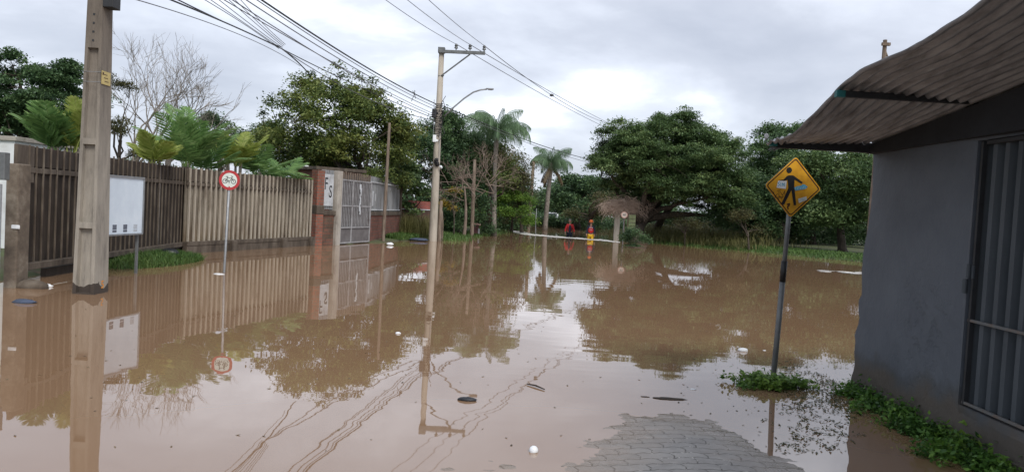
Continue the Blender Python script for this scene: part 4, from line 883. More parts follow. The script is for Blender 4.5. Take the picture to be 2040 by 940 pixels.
mb = MB(); mb.box((ln/2, .1, zl/2), (ln, .2, zl)); mb.build('brickwork', M['brick_wall_dark'], lw); mb = MB(); mb.box((ln/2, .1, zl+.02), (ln+.04, .26, .05)); mb.build('ledge', M['panel_pale'], lw)
mb = MB(); mb.box((ln/2, .1, zl+.24), (ln, .18, .38)); mb.build('top_course', M['brick_cap'], lw)
a = P(584, 350, 30.5); b = P(634, 350, 28.5); a, rz, ln = frame(a, b); zs = P(600, 338, 29.5).z
sh = thing('brick_shed', 'small red brick shed with a flat slab roof behind the pale fence end', 'shed', a, rz=rz)
mb = MB(); mb.box((ln/2, .9, zs/2), (ln, 1.8, zs)); mb.build('wall', M['brick_red'], sh); mb = MB(); mb.box((ln/2, .9, zs+.06), (ln+.3, 2.1, .12)); mb.build('roof_slab', M['conc_dark'], sh, bevel=.01)
mb = MB(); mb.ball((.5, .3, zs+.16), .12, 10, 6, (2, 1, .5), .1); tag(mb.build('white_can', M['bag_white'], world=False), 'white plastic container lying on the brick shed roof', 'container'); o = bpy.data.objects['white_can']; o.matrix_world = MW[sh.name]
# wooden poles
def stick(name, label, u0, v0, u1, v1, Y, r, mat='wood', cat='pole', top_r=None, group=None):
    a = P(u0, v0, Y); b = P(u1, v1, Y); b = b+Vector((0, .0, 0)); base = Vector((a.x, a.y, min(a.z, 0)))
    mid = (a+b)/2+Vector((random.uniform(-.04, .04), 0, 0)); mb = MB(); mb.tube([base-Vector((0, 0, .3)), a, mid, b], [r*1.1, r, r*.9, top_r or r*.7], 9)
    return tag(mb.build(name, M[mat], smooth=True, loc=base), label, cat, group)
stick('leaning_wooden_pole', 'slender dark wooden pole leaning in front of the brick wall bay', 763, 477, 776, 245, 30.2, .075)
stick('short_wooden_post', 'short dark wooden post just right of the round concrete pole', 875, 474, 879, 400, 33.6, .1)
stick('thin_wooden_stake', 'thin pale stake beside the short dark post at the water edge', 881, 473, 881, 420, 34.0, .04)
stick('wooden_utility_post', 'grey brown wooden post under the dead brush behind the bank', 940, 462, 946, 318, 40.5, .11)
stick('thin_grey_rod', 'very thin grey rod standing in the water left of the waders', 1067, 470, 1069, 415, 50, .03, 'galv')
t = stick('distant_wooden_pole', 'distant wooden pole rising behind the bright green bush', 1052, 458, 1063, 322, 60, .17, 'wood')
dp = thing('roof_line_pole', 'rusty pole with a small crossarm showing above the canopy', 'utility pole', (P(1757, 130, 26).x, 26, 0)); zq = P(1759, 80, 26).z
mb = MB(); mb.tube([(0, 0, -.3), (.05, 0, zq)], [.12, .07], 8); mb.build('shaft', M['wood'], dp); mb = MB(); mb.box((.05, -.08, zq-.16), (.28, .1, .1)); mb.build('crossarm', M['wood'], dp)
mb = MB(); mb.tube([(.05, 0, zq-.3), (.34, 0, zq-.95)], .03, 6); mb.tube([(0, 0, zq-.7), (-.08, 0, zq-.75)], .03, 6); mb.build('brace', M['wood'], dp)
q = P(948, 466, 42.5); rs = thing('small_letter_box', 'small box with a faded pink board roof on a dark stand by the bank', 'box', (q.x, q.y, .1))
z1 = P(948, 446, 42.5).z-.1
mb = MB(); mb.box((0, 0, z1), (.5, .35, .1), Matrix.Rotation(.1, 3, 'Y')); mb.build('lid', simple('pink_board', (.4, .26, .22), (.3, .18, .15)), rs); mb = MB(); mb.box((-.03, .02, z1/2), (.34, .26, z1-.08)); mb.build('body', simple('maroon_wood', (.08, .03, .03), (.05, .02, .02)), rs)
mb = MB(); mb.box((.17, -.15, z1*.3), (.1, .03, z1*.5)); mb.build('support', M['galv'], rs)
# right-middle posts
q = G(1226, 480); cp = thing('concrete_post', 'square pale concrete post standing in the water right of the waders', 'post', q)
h1 = P(1229, 412, q.y).z; mb = MB(); mb.box((.03, 0, h1/2-.2), (.32, .32, h1+.4), Matrix.Rotation(.01, 3, 'Y')); mb.build('shaft', M['pole_conc'], cp, bevel=.02)
q = G(1255, 482); mp_ = thing('mossy_pillar', 'green mossy masonry pillar left of the big leaning trunk', 'pillar', q); h1 = P(1262, 428, q.y).z
mb = MB(); mb.box((.05, .1, h1/2-.2), (.42, .4, h1+.4)); mb.build('shaft', M['moss_conc'], mp_, bevel=.03)
for k in range(7): mb = MB()
mb = MB()
for k in range(7): mb.box((.05, -.105, .1+k*.22), (.4, .02, .03))
mb.build('joint_lines', M['conc_dark'], mp_)
q = P(1241, 470, 44.6); ss = thing('speed_sign', 'small round speed limit sign on a thin post before the dry brush', 'road sign', (q.x, q.y, 0)); h1 = P(1242, 428, 44.6).z
mb = MB(); mb.tube([(0, 0, -.4), (0, 0, h1)], .03, 8); mb.build('pole', M['galv_dark'], ss)
mb = MB(); disc(mb, (0, h1), .2, -.035); mb.prism([(.2*math.cos(t*math.pi/12), h1+.2*math.sin(t*math.pi/12)) for t in range(24)], -.034, -.028); pq = mb.build('plate', simple('dirty_sign_white', (.5, .45, .4), (.4, .34, .3)), ss)
mb = MB(); disc(mb, (0, h1), .2, -.037, r2=.15); mb.build('red_rim', simple('faded_red', (.42, .25, .21), (.36, .24, .2)), pq); text_part('40', .18, Matrix.Translation((0, -.038, h1)) @ RX, M['ink'], pq, 'number')
# ------------------------------------------------------------------ people
def skin_body(name, pts, edges, radii, mats, parent, sub=2, root=0):
    me = bpy.data.meshes.new(name); me.from_pydata(pts, edges, []); o = bpy.data.objects.new(name, me); COL.objects.link(o)
    s = o.modifiers.new('s', 'SKIN'); s.use_smooth_shade = True
    for i, r in enumerate(radii):
        sv = me.skin_vertices[0].data[i]; sv.radius = (r, r) if not isinstance(r, tuple) else r; sv.use_root = (i == root)
    ss_ = o.modifiers.new('ss', 'SUBSURF'); ss_.levels = sub; ss_.render_levels = sub
    dg = bpy.context.evaluated_depsgraph_get(); m2 = bpy.data.meshes.new_from_object(o.evaluated_get(dg)); bpy.data.objects.remove(o)
    m2.materials.clear(); m2.materials.append(mats); m2.name = name
    for p in m2.polygons: p.use_smooth = True
    o = bpy.data.objects.new(name, m2); COL.objects.link(o); o.parent = parent; MW[o.name] = MW[parent.name]; return o
def person(label, base, depth, rz, kind):
    t = thing('person', label, 'person', (base.x, base.y, -depth), rz=rz)
    arm = .3 if kind == 'red' else .26
    J = {'pel': (0, 0, .95), 'wa': (0, .01, 1.08), 'ch': (0, .0, 1.32), 'nk': (0, .0, 1.48), 'hd0': (0, -.01, 1.56), 'hd': (0, -.02, 1.66), 'hd1': (0, -.01, 1.73)}
    P_ = [J['pel'], J['wa'], J['ch'], J['nk'], J['hd0'], J['hd'], J['hd1']]; E_ = [(0, 1), (1, 2), (2, 3), (3, 4), (4, 5), (5, 6)]; R__ = [(.14, .1), (.13, .095), (.155, .105), .055, .062, .088, .06]
    for s in (-1, 1):
        b = len(P_); P_ += [(s*.17, 0, 1.43), (s*arm*.88, .0, 1.17), (s*arm, -.08, .93), (s*arm, -.1, .86)]; E_ += [(2, b), (b, b+1), (b+1, b+2), (b+2, b+3)]; R__ += [.06, .043, .028, .03]
        hb = b+3; hx, hy, hz2 = P_[hb]
        for f in range(5):
            c = len(P_); ang = (f-1.5)*.018; ll = (.07, .085, .09, .08, .05)[f]
            if f < 4: P_ += [(hx, hy+ang, hz2-.05), (hx-s*.012, hy+ang*1.1-.006, hz2-.05-ll)]
            else: P_ += [(hx-s*.01, hy-.035, hz2-.015), (hx-s*.02, hy-.05, hz2-.06)]
            E_ += [(hb, c), (c, c+1)]; R__ += [.0095, .008]
        b = len(P_); yk = -.1 if s > 0 else .03
        P_ += [(s*.1, 0, .87), (s*.11, yk, .5), (s*.11, yk+.1, .09), (s*.12, yk-.05, .03)]; E_ += [(0, b), (b, b+1), (b+1, b+2), (b+2, b+3)]; R__ += [.09, .06, .042, .035]
    body = skin_body('body', P_, E_, R__, M['skin'], t)
    # face
    for s in (-1, 1): mb = MB(); mb.ball((s*.033, -.095, 1.665), .011, 8, 6); mb.build('eye', M['black'], body)
    mb = MB(); mb.ball((0, -.112, 1.64), .016, 8, 6, (.8, 1, 1.4)); mb.ball((.09, -.02, 1.655), .02, 8, 6, (.5, 1, 1.5)); mb.ball((-.09, -.02, 1.655), .02, 8, 6, (.5, 1, 1.5)); mb.build('nose_and_ears', M['skin'], body)
    mb = MB(); mb.box((0, -.098, 1.605), (.045, .01, .01)); mb.build('mouth', simple('lips', (.3, .1, .08)), body)
    # jacket over torso and arms
    jp = [(0, 0, .92), (0, .01, 1.08), (0, 0, 1.32), (0, 0, 1.46)]; je = [(0, 1), (1, 2), (2, 3)]; jr = [(.17, .13), (.16, .125), (.185, .135), .075]
    for s in (-1, 1):
        b = len(jp); jp += [(s*.175, 0, 1.425), (s*arm*.88, 0, 1.17), (s*arm, -.075, .95)]; je += [(2, b), (b, b+1), (b+1, b+2)]; jr += [.078, .065, .052]
    jm = M['suit_red'] if kind == 'red' else M['suit_navy']
    skin_body('jacket', jp, je, jr, jm, t)
    tp = [(0, 0, .96)]; te = []; tr = [(.165, .125)]
    for s in (-1, 1):
        b = len(tp); yk = -.1 if s > 0 else .03; tp += [(s*.1, 0, .86), (s*.11, yk, .5), (s*.115, yk+.08, .12)]; te += [(0, b), (b, b+1), (b+1, b+2)]; tr += [.115, .085, .07]
    skin_body('trousers', tp, te, tr, M['suit_navy'] if kind == 'red' else M['suit_yellow'], t)
    if kind == 'red':
        mb = MB(); mb.ball((0, -.07, 1.15), .15, 14, 10, (.75, .72, 1.75)); mb.build('dark_bib', M['suit_navy'], t, smooth=True)
        mb = MB(); mb.ball((0, .005, 1.69), .102, 14, 10, (.95, 1.05, .95)); o = mb.build('hair', simple('grey_hair', (.25, .22, .2), (.12, .1, .09)), t, smooth=True)
        o.data.transform(Matrix.Translation((0, .03, .025)))
    else:
        mb = MB(); mb.ball((0, -.005, 1.2), .19, 16, 10, (.95, .82, 1.3)); mb.build('life_vest', M['suit_red'], t, smooth=True)
        mb = MB(); mb.box((0, -.165, 1.36), (.22, .02, .035)); mb.box((0, -.17, 1.22), (.2, .02, .02)); mb.build('vest_strap', M['panel_pale'], t)
        mb = MB(); n = 14
        rg = [[(.125*k*math.cos(2*math.pi*j/n), .14*k*math.sin(2*math.pi*j/n), z) for j in range(n)] for k, z in ((1.25, 1.70), (1.02, 1.715), (1.0, 1.76), (.8, 1.82), (.4, 1.85), (.05, 1.855))]
        mb.loft(rg); mb.build('helmet', M['orange_helmet'], t, smooth=True)
    return t
person('person in an open red jacket over dark clothes wading thigh deep, left of the two', G(1134, 472), .62, .1, 'red')
person('person in orange helmet, red vest and yellow trousers wading, right of the two', G(1176, 476.5), .62, -.1, 'vest')
# wake: sky reflection in the ripples, painted as a pale strip
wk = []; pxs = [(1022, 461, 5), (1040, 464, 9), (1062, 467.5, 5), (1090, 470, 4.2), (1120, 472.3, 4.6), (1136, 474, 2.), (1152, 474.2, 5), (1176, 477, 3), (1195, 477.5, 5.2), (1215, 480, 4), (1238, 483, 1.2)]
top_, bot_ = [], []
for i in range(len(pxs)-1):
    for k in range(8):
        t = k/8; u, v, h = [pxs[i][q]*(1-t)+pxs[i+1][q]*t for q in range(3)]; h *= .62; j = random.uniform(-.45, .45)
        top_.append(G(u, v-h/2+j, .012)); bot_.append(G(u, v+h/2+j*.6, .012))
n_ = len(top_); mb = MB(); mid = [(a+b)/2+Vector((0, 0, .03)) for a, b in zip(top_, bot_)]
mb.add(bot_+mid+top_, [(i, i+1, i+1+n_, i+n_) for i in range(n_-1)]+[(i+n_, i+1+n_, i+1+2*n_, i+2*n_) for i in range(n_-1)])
tag(mb.build('wake', M['foam_glint'], smooth=True), kind='structure')
# ------------------------------------------------------------------ far parked cars
def car():
    t = thing('parked_car', 'x', 'car', (0, 0, 0), group='white cars parked beyond the far water edge')
    prof = [(-2.1, .35), (-2.12, .7), (-1.95, .88), (-1.55, .95), (-1.15, 1.38), (-.3, 1.46), (.55, 1.42), (1.15, 1.0), (1.85, .86), (2.1, .65), (2.1, .35)]
    rings = []
    for y, k in ((-.82, .0), (-.78, 1), (.78, 1), (.82, .0)):
        rings.append([(x*(.985 if not k else 1), y*(.88 if z > 1.1 else 1), z if k else z*.98+.01) for x, z in prof])
    mb = MB(); mb.loft(rings); b = mb.build('body', M['car_paint'], t, bevel=.03)
    mb = MB()
    for s in (-1, 1):
        mb.add([(-1.4, s*.826, .97), (1.0, s*.826, 1.0), (.5, s*.745, 1.36), (-.95, s*.745, 1.36)], [(0, 1, 2, 3)])
    mb.build('side_window', M['glass'], t)
    mb = MB(); mb.add([(1.2, -.66, 1.0), (1.2, .66, 1.0), (.62, .6, 1.40), (.62, -.6, 1.40)], [(0, 1, 2, 3)]); mb.build('windscreen', M['glass'], t)
    mb = MB(); mb.add([(-1.60, -.66, .97), (-1.60, .66, .97), (-1.2, .6, 1.36), (-1.2, -.6, 1.36)], [(0, 1, 2, 3)]); mb.build('rear_window', M['glass'], t)
    for x in (-1.3, 1.3):
        for s in (-1, 1):
            mb = MB(); mb.tube([(x, s*.68, .32), (x, s*.85, .32)], .32, 16); wh_ = mb.build('wheel', M['rubber'], t); mb = MB(); mb.tube([(x, s*.85, .32), (x, s*.86, .32)], .19, 12); mb.build('rim', M['galv'], wh_)
    for s in (-1, 1):
        mb = MB(); mb.box((2.09, s*.6, .68), (.04, .28, .12)); mb.build('headlight', M['sign_white'], t); mb = MB(); mb.box((-2.12, s*.62, .74), (.04, .24, .14)); mb.build('tail_light', M['red_light'], t)
    return t
def copy_tree(o, parent=None):
    c = o.copy(); COL.objects.link(c); c.parent = parent
    for ch in [x for x in bpy.data.objects if x.parent == o]: copy_tree(ch, c)
    return c
c0 = car()
for k, (u, Y, rz, lb) in enumerate(((1047, 86.5, .2, 'white parked car glimpsed under the bright green bush'), (1101, 88, 1.4, 'white parked car glimpsed between the palm trunk and the waders'), (1205, 88, .15, 'white parked car glimpsed behind the wader with the orange helmet'))):
    c = c0 if k == 0 else copy_tree(c0); q = P(u, 440, Y); c.matrix_world = Matrix.Translation((q.x, q.y, .02)) @ Matrix.Rotation(rz, 4, 'Z'); c['label'] = lb
# ------------------------------------------------------------------ trees
TG = 'trees around the flooded street'
# big spreading tree on the right
E = [ell(1330, 320, 140, 78, 48, 5), ell(1250, 330, 68, 62, 47.5, 3.5), ell(1395, 335, 90, 75, 47, 4.5), ell(1350, 272, 80, 40, 48, 3.5), ell(1348, 246, 45, 24, 48, 2), ell(1240, 275, 42, 38, 48, 2.5), ell(1445, 395, 50, 60, 45.5, 3), ell(1205, 340, 34, 40, 47, 2), ell(1315, 358, 90, 32, 47, 3.5)]
tb = G(1270, 484)
t, C = tree('spreading_tree', 'broad domed dark green tree with a low leaning forked trunk at the water edge', 'tree', (tb.x, tb.y, 0), P(1283, 440, 48), E, 'leaf_big', nclump=1900, cr_=.62, per=140, leaf=.15, r0=.42, flat=.32, shell=.5, nmain=10, nsec=120, lean=(-.5, 0, .2), up=.9, zmin=2.45)
mb = MB(); g2 = G(1298, 478); mb.tube(bez((g2.x, g2.y, -.1), P(1345, 405, 48), (-.3, 0, .3), 8), [.36, .3, .27, .25, .22, .2, .16, .12], 9); mb.tube(bez(P(1280, 438, 48), P(1420, 432, 47), (0, 0, .5), 9), [.3, .26, .24, .22, .19, .16, .12, .08, .05], 8); mb.tube(bez(P(1275, 450, 48), P(1262, 390, 47.5), (-.2, 0, 0), 6), [.28, .24, .2, .16, .12, .08], 8)
mb.build('limb', M['bark'], t, world=True, smooth=True)
q = G(1268, 494); bt, _ = None, None
bt = thing('base_bush', 'dark green bush growing in the water at the foot of the big leaning trunk', 'bush', q)
crown_mesh('leaves', [(q.x+.05, q.y+.4, .45, .65, .5, .55), (q.x-.35, q.y+.5, .75, .6, .5, .35)], M['leaf_dark'], bt, 60, .35, 90, .09, .7, .3, zmin=.02)
# right side trees
tree('tall_right_tree', 'dark tree rising right behind the spreading tree and the canopy tip', 'tree', (P(1560, 480, 54).x, 54, 0), P(1555, 400, 54), [ell(1545, 300, 60, 60, 54, 3.5), ell(1580, 360, 80, 70, 54, 4), ell(1520, 380, 50, 70, 53, 3), ell(1560, 255, 35, 22, 54, 2)], 'leaf_dark', nclump=560, cr_=.85, per=110, leaf=.21, r0=.28, shell=.5, up=.6)
tree('leafy_right_tree', 'leafy mid green tree behind the yellow sign reaching the grey wall', 'tree', (P(1680, 490, 45).x, 45, 0), P(1670, 420, 45), [ell(1660, 350, 80, 62, 45, 3.5), ell(1710, 380, 60, 80, 44, 3), ell(1610, 330, 45, 40, 46, 2.5), ell(1640, 420, 60, 35, 44.5, 2.5)], 'leaf_big', nclump=620, cr_=.8, per=110, leaf=.18, r0=.22, shell=.5, up=.7)
tree('drooping_right_tree', 'dark tree with drooping boughs left of the yellow sign', 'tree', (P(1500, 490, 47).x, 47, 0), P(1490, 430, 47), [ell(1490, 380, 45, 50, 48, 2.5), ell(1450, 410, 45, 35, 46, 2.), ell(1530, 420, 50, 45, 47, 2.5)], 'leaf_dark', nclump=380, cr_=.75, per=100, leaf=.18, r0=.16, shell=.4, up=.6)
tree('slender_bank_tree', 'thin stemmed small tree standing on the grassy right bank', 'tree', tuple(G(1492, 500)), P(1490, 462, G(1492, 500).y), [ell(1490, 440, 38, 26, G(1492, 500).y, 1.3)], 'leaf_olive', nclump=60, cr_=.5, per=45, leaf=.09, r0=.05, nmain=8, nsec=50)
tree('twiggy_bank_shrub', 'sparse twiggy shrub under the spreading tree on the bank', 'shrub', (P(1365, 470, 45).x, 45, 0), P(1365, 455, 45), [ell(1365, 445, 40, 22, 45, 1.5)], 'leaf_olive', nclump=45, cr_=.45, per=40, leaf=.08, r0=.04, nmain=9, nsec=40)
tree('far_right_tree', 'dark tree filling the gap between the yellow sign pole and the wall', 'tree', (P(1620, 480, 58).x, 58, 0), P(1620, 430, 58), [ell(1620, 420, 100, 60, 58, 3), ell(1710, 440, 60, 50, 56, 3)], 'leaf_dark', nclump=480, cr_=.9, per=100, leaf=.22, r0=.2)
# middle distance
tree('backdrop_tree', 'rounded dark tree in the far middle behind the distant palm', 'tree', (P(1150, 440, 78).x, 78, 0), P(1150, 400, 78), [ell(1150, 375, 45, 38, 78, 4), ell(1110, 395, 45, 35, 76, 4), ell(1190, 385, 45, 40, 76, 4), ell(1165, 405, 50, 30, 74, 3)], 'leaf_dark', nclump=420, cr_=1., per=90, leaf=.27, r0=.3)
tree('olive_thicket_tree', 'olive brown tangled small tree right behind the waders', 'tree', (P(1175, 445, 70).x, 70, 0), P(1175, 430, 70), [ell(1170, 415, 55, 25, 70, 2.5), ell(1215, 400, 30, 25, 66, 2)], 'leaf_olive', nclump=120, cr_=.9, per=55, leaf=.18, r0=.18, nmain=12, nsec=90)
tree('pale_far_tree', 'thin grey green tree between the tall palm and the distant pole', 'tree', (P(1040, 450, 52).x, 52, 0), P(1035, 400, 52), [ell(1035, 345, 30, 50, 52, 2), ell(1020, 390, 40, 40, 52, 2)], 'leaf_olive', nclump=150, cr_=.7, per=60, leaf=.16, r0=.1, nsec=80)
tree('bright_bush_tree', 'bright yellow green bushy tree with several thin stems beside the wake', 'tree', tuple(G(1019, 462)), P(1021, 430, G(1019, 462).y), [ell(1020, 415, 40, 38, 51, 1.8), ell(1050, 420, 28, 28, 50.5, 1.4), ell(1000, 395, 25, 26, 51, 1.4), ell(1015, 385, 18, 18, 51, 1)], 'leaf_bright', nclump=170, cr_=.5, per=75, leaf=.13, r0=.09, flat=.45, nsec=80, shell=.45)
tree('leaning_bank_tree', 'dark tree with a crooked leaning trunk on the left bank', 'tree', tuple(G(964, 459)), P(973, 405, 44.), [ell(985, 360, 45, 50, 45, 2.2), ell(960, 330, 40, 40, 46, 2.2), ell(1005, 320, 35, 35, 46, 2)], 'leaf_mix', nclump=200, cr_=.7, per=60, leaf=.13, r0=.16, lean=(.35, 0, 0), nsec=80)
tree('dark_left_tree', 'dense dark tree rising behind the round pole and lamp arm', 'tree', (P(900, 450, 46).x, 46, 0), P(895, 380, 46), [ell(895, 300, 60, 62, 46, 3.2), ell(850, 310, 55, 65, 45, 3), ell(935, 300, 50, 50, 47, 3), ell(900, 390, 60, 60, 44, 2.6), ell(850, 400, 45, 55, 42, 2.2), ell(880, 255, 38, 28, 46, 2.2), ell(832, 268, 38, 36, 44, 2.2), ell(815, 330, 50, 60, 42, 2.2)], 'leaf_dark', nclump=620, cr_=.75, per=110, leaf=.18, r0=.25, shell=.4)
tree('yellowing_shrub', 'shrub with yellow and orange leaves right of the round pole', 'shrub', (P(905, 455, 39).x, 39, .1), P(905, 420, 39), [ell(905, 385, 22, 22, 39, .8), ell(897, 410, 18, 12, 39, .7), ell(920, 375, 14, 14, 39, .7)], 'leaf_yellow', nclump=26, cr_=.35, per=32, leaf=.13, r0=.03, nmain=5, nsec=25)
tree('green_bank_bush', 'dark leafy bush on the left bank under the dead brush', 'bush', (P(915, 455, 41).x, 41, .1), P(915, 435, 41), [ell(910, 430, 45, 28, 41, 1.4), ell(970, 430, 35, 28, 43.5, 1.2)], 'leaf_dark', nclump=170, cr_=.45, per=70, leaf=.11, r0=.04, zmin=.05)
# dead brush
db = thing('dead_brush', 'tangle of dead brown branches behind the round concrete pole', 'dead tree', (P(925, 450, 40).x, 40, 0)); mb = MB()
for k in range(26):
    q = P(935+random.uniform(-45, 50), 375+random.uniform(-25, 25), 40+random.uniform(-1, 1)); bare(mb, q, (random.uniform(-1, 1), random.uniform(-.5, .5), random.uniform(-.2, 1)), 1.0, .022, 3, .9, 4)
mb.tube(bez(Vector((P(925, 450, 40).x, 40, -.1)), P(925, 370, 40), (.2, 0, 0), 6), [.1, .09, .08, .07, .05, .04], 7); mb.build('branches', M['twig'], db, world=True)
# dry straw brush
q = P(1245, 420, 46.6); sbh = thing('dry_thatch_brush', 'straw coloured heap of dry brushwood hanging by the mossy pillar', 'dry brush', (q.x, q.y, 0)); mb = MB()
for k in range(1700):
    a = P(1243+random.gauss(0, 17), 408+random.gauss(0, 7), 46.6+random.uniform(-.8, .8)); th = random.uniform(-1, 1)*1.35
    d = Vector((math.sin(th), random.uniform(-.5, .3), -abs(math.cos(th))*.65+random.uniform(-.1, .25))); L_ = random.uniform(.3, .95)
    mb.tube([a, a+d*L_*.5+Vector((0, 0, .05)), a+d*L_+Vector((0, 0, -.08))], [.013, .01, .005], 3, False)
mb.tube([(q.x, q.y, -.1), (q.x, q.y, P(1250, 405, 46.6).z)], .06, 6); mb.build('twigs', M['straw'], sbh, world=True)
# left: central mixed tree
E = [ell(665, 240, 95, 62, 33, 2.8), ell(620, 280, 90, 60, 33, 2.6), ell(745, 250, 60, 55, 33, 2.4), ell(690, 310, 110, 50, 32, 2.4), ell(640, 185, 60, 30, 33, 1.8), ell(700, 190, 45, 30, 33, 1.6), ell(590, 240, 45, 45, 33, 2), ell(790, 300, 50, 60, 34, 2), ell(550, 290, 35, 38, 34, 1.6)]
tips = np.array([tuple(P(u+random.gauss(0, 5), v+random.gauss(0, 4), 33)) for u, v in ((530, 200), (545, 205), (560, 225), (575, 180), (590, 165), (600, 150), (620, 145), (640, 150), (680, 138), (678, 150), (700, 150), (740, 165), (755, 180), (752, 200), (775, 205), (790, 215), (800, 235), (520, 225), (535, 230), (565, 200), (610, 160), (655, 160), (720, 160), (805, 220), (585, 195), (548, 195), (770, 190))])
t, C = tree('mixed_green_tree', 'large loose crowned green tree with thin tips against the sky behind the gate', 'tree', (P(716, 450, 33).x, 33, .1), P(716, 345, 33), E, 'leaf_mix', nclump=800, cr_=.48, per=90, leaf=.14, r0=.15, flat=.6, shell=.45, nmain=12, nsec=240, tips=tips)
tree('broadleaf_bush', 'broad leaved bush spilling over the wall between the metal panels and the round pole', 'bush', (P(830, 450, 36).x, 36.6, .1), P(822, 420, 36.6), [ell(815, 375, 42, 38, 35.6, 1.3), ell(800, 345, 30, 28, 35.5, 1.1), ell(835, 405, 26, 18, 35.6, .8)], 'leaf_big', nclump=130, cr_=.42, per=60, leaf=.16, aspect=.75, r0=.06, shell=.6)
tree('under_gate_tree', 'dense dark green undergrowth tree right behind the gate panels', 'tree', (P(650, 450, 35).x, 36, .1), P(655, 380, 36), [ell(640, 330, 100, 38, 36, 2), ell(740, 335, 70, 45, 36, 2), ell(560, 320, 50, 30, 37, 2)], 'leaf_dark', nclump=300, cr_=.6, per=70, leaf=.13, r0=.12)
# far left
tree('far_left_tree', 'large dark tree on the far left above the slat fence', 'tree', (P(50, 380, 30).x, 30, 0), P(60, 260, 30), [ell(50, 190, 75, 62, 30, 3), ell(140, 190, 50, 58, 30, 2.5), ell(-20, 190, 50, 80, 30, 3), ell(60, 235, 100, 45, 30, 2.8), ell(45, 130, 50, 22, 30, 2), ell(130, 148, 38, 25, 30, 1.8)], 'leaf_dark', nclump=800, cr_=.45, per=90, leaf=.13, r0=.2, flat=.35, shell=.45, nmain=12, nsec=150, up=.7)
tree('low_backdrop_tree', 'low dark tree behind the bare trees and palms', 'tree', (P(440, 340, 42).x, 42, 0), P(440, 290, 42), [ell(425, 255, 35, 30, 42, 2.2), ell(480, 260, 50, 26, 42, 2.5), ell(450, 290, 75, 30, 42, 3), ell(520, 270, 40, 36, 42, 2.4)], 'leaf_dark', nclump=240, cr_=.6, per=70, leaf=.13, r0=.15)
tree('grey_thicket_tree', 'greyish brown half bare tree behind the palms', 'tree', (P(455, 340, 38).x, 38, 0), P(455, 300, 38), [ell(455, 290, 50, 22, 38, 1.8)], 'leaf_brown', 'bark_grey', nclump=50, cr_=.4, per=20, leaf=.08, r0=.08, nmain=12, nsec=50)
for k, (u0, v0, D, Ls, lb, sd_) in enumerate(((262, 330, 27, 1.75, 'tall bare grey tree just right of the stained pole', 3), (330, 320, 29, 1.45, 'smaller bare grey tree right of the tall bare one', 5))):
    random.seed(sd_); q = P(u0, v0, D); bt_ = thing('bare_tree', lb, 'tree', (q.x, q.y, 0)); mb = MB()
    mb.tube([(q.x, q.y, 0), (q.x+.1, q.y, q.z)], [.14, .11], 7)
    for a in ((-.3, .2, 1), (.45, -.1, 1), (.1, .3, 1), (.9, 0, .8)): bare(mb, (q.x+.1, q.y, q.z-.1), a, Ls, .05, 5 if k == 0 else 4, .55, 4)
    mb.build('trunk_and_branches', M['bark_grey'], bt_, world=True)
random.seed(11)
tree('vine_tree', 'olive leaved tree partly behind the stained pole', 'tree', (P(240, 330, 26).x, 26, 0), P(238, 290, 26), [ell(235, 180, 14, 70, 26, .8), ell(245, 270, 22, 40, 26, 1), ell(290, 300, 30, 20, 26, 1)], 'leaf_olive', nclump=90, cr_=.3, per=45, leaf=.08, r0=.07)
# broad masses far behind everything
def mass(name, label, cat, u0, u1, vtop, Y, n, per, leaf, mat, cr_=1.1, jag=10, zlo=.2):
    C = []
    for k in range(n):
        u = random.uniform(u0, u1); vt = vtop(u)+jag*math.sin(u*.05+Y)+random.uniform(0, jag); p = P(u, vt, Y+random.uniform(-3, 3)); C.append((p.x, p.y, random.uniform(zlo, max(p.z, .5))))
    o, _ = crown_mesh(name, None, M[mat], None, 0, cr_, per, leaf, .7, C=np.array(C), zmin=0); return tag(o, label, cat, kind='stuff')
mass('distant_wood', 'dark continuous wood closing the view behind the street', 'wood', 880, 1330, lambda u: 345 if u < 1045 else 372, 93, 1500, 60, .32, 'leaf_dark')
mass('wood_behind_bank', 'dark wood filling the space under the trees on the right bank', 'wood', 1290, 1800, lambda u: 420-(u-1290)*.06, 64, 900, 60, .24, 'leaf_dark', .9)
mass('wood_behind_fence', 'dark hedge like wood behind the fence on the left', 'wood', -60, 900, lambda u: 300+u*.08, 48, 900, 55, .2, 'leaf_dark', .8)
mass('bank_understory', 'olive green undergrowth below the spreading tree on the right bank', 'undergrowth', 1290, 1500, lambda u: 440, 55, 260, 60, .14, 'leaf_olive', .6)
mass('mid_wood', 'dark wood behind the dead brush and queen palm on the left bank', 'wood', 890, 1050, lambda u: 298+max(0, u-990)*1.0, 60, 620, 70, .22, 'leaf_dark', .9)
mass('far_shore_scrub', 'dark low scrub along the far water edge behind the waders', 'scrub', 1010, 1260, lambda u: 428+(u-1010)*.02, 83.6, 420, 60, .24, 'leaf_dark', .7, 5, 0)
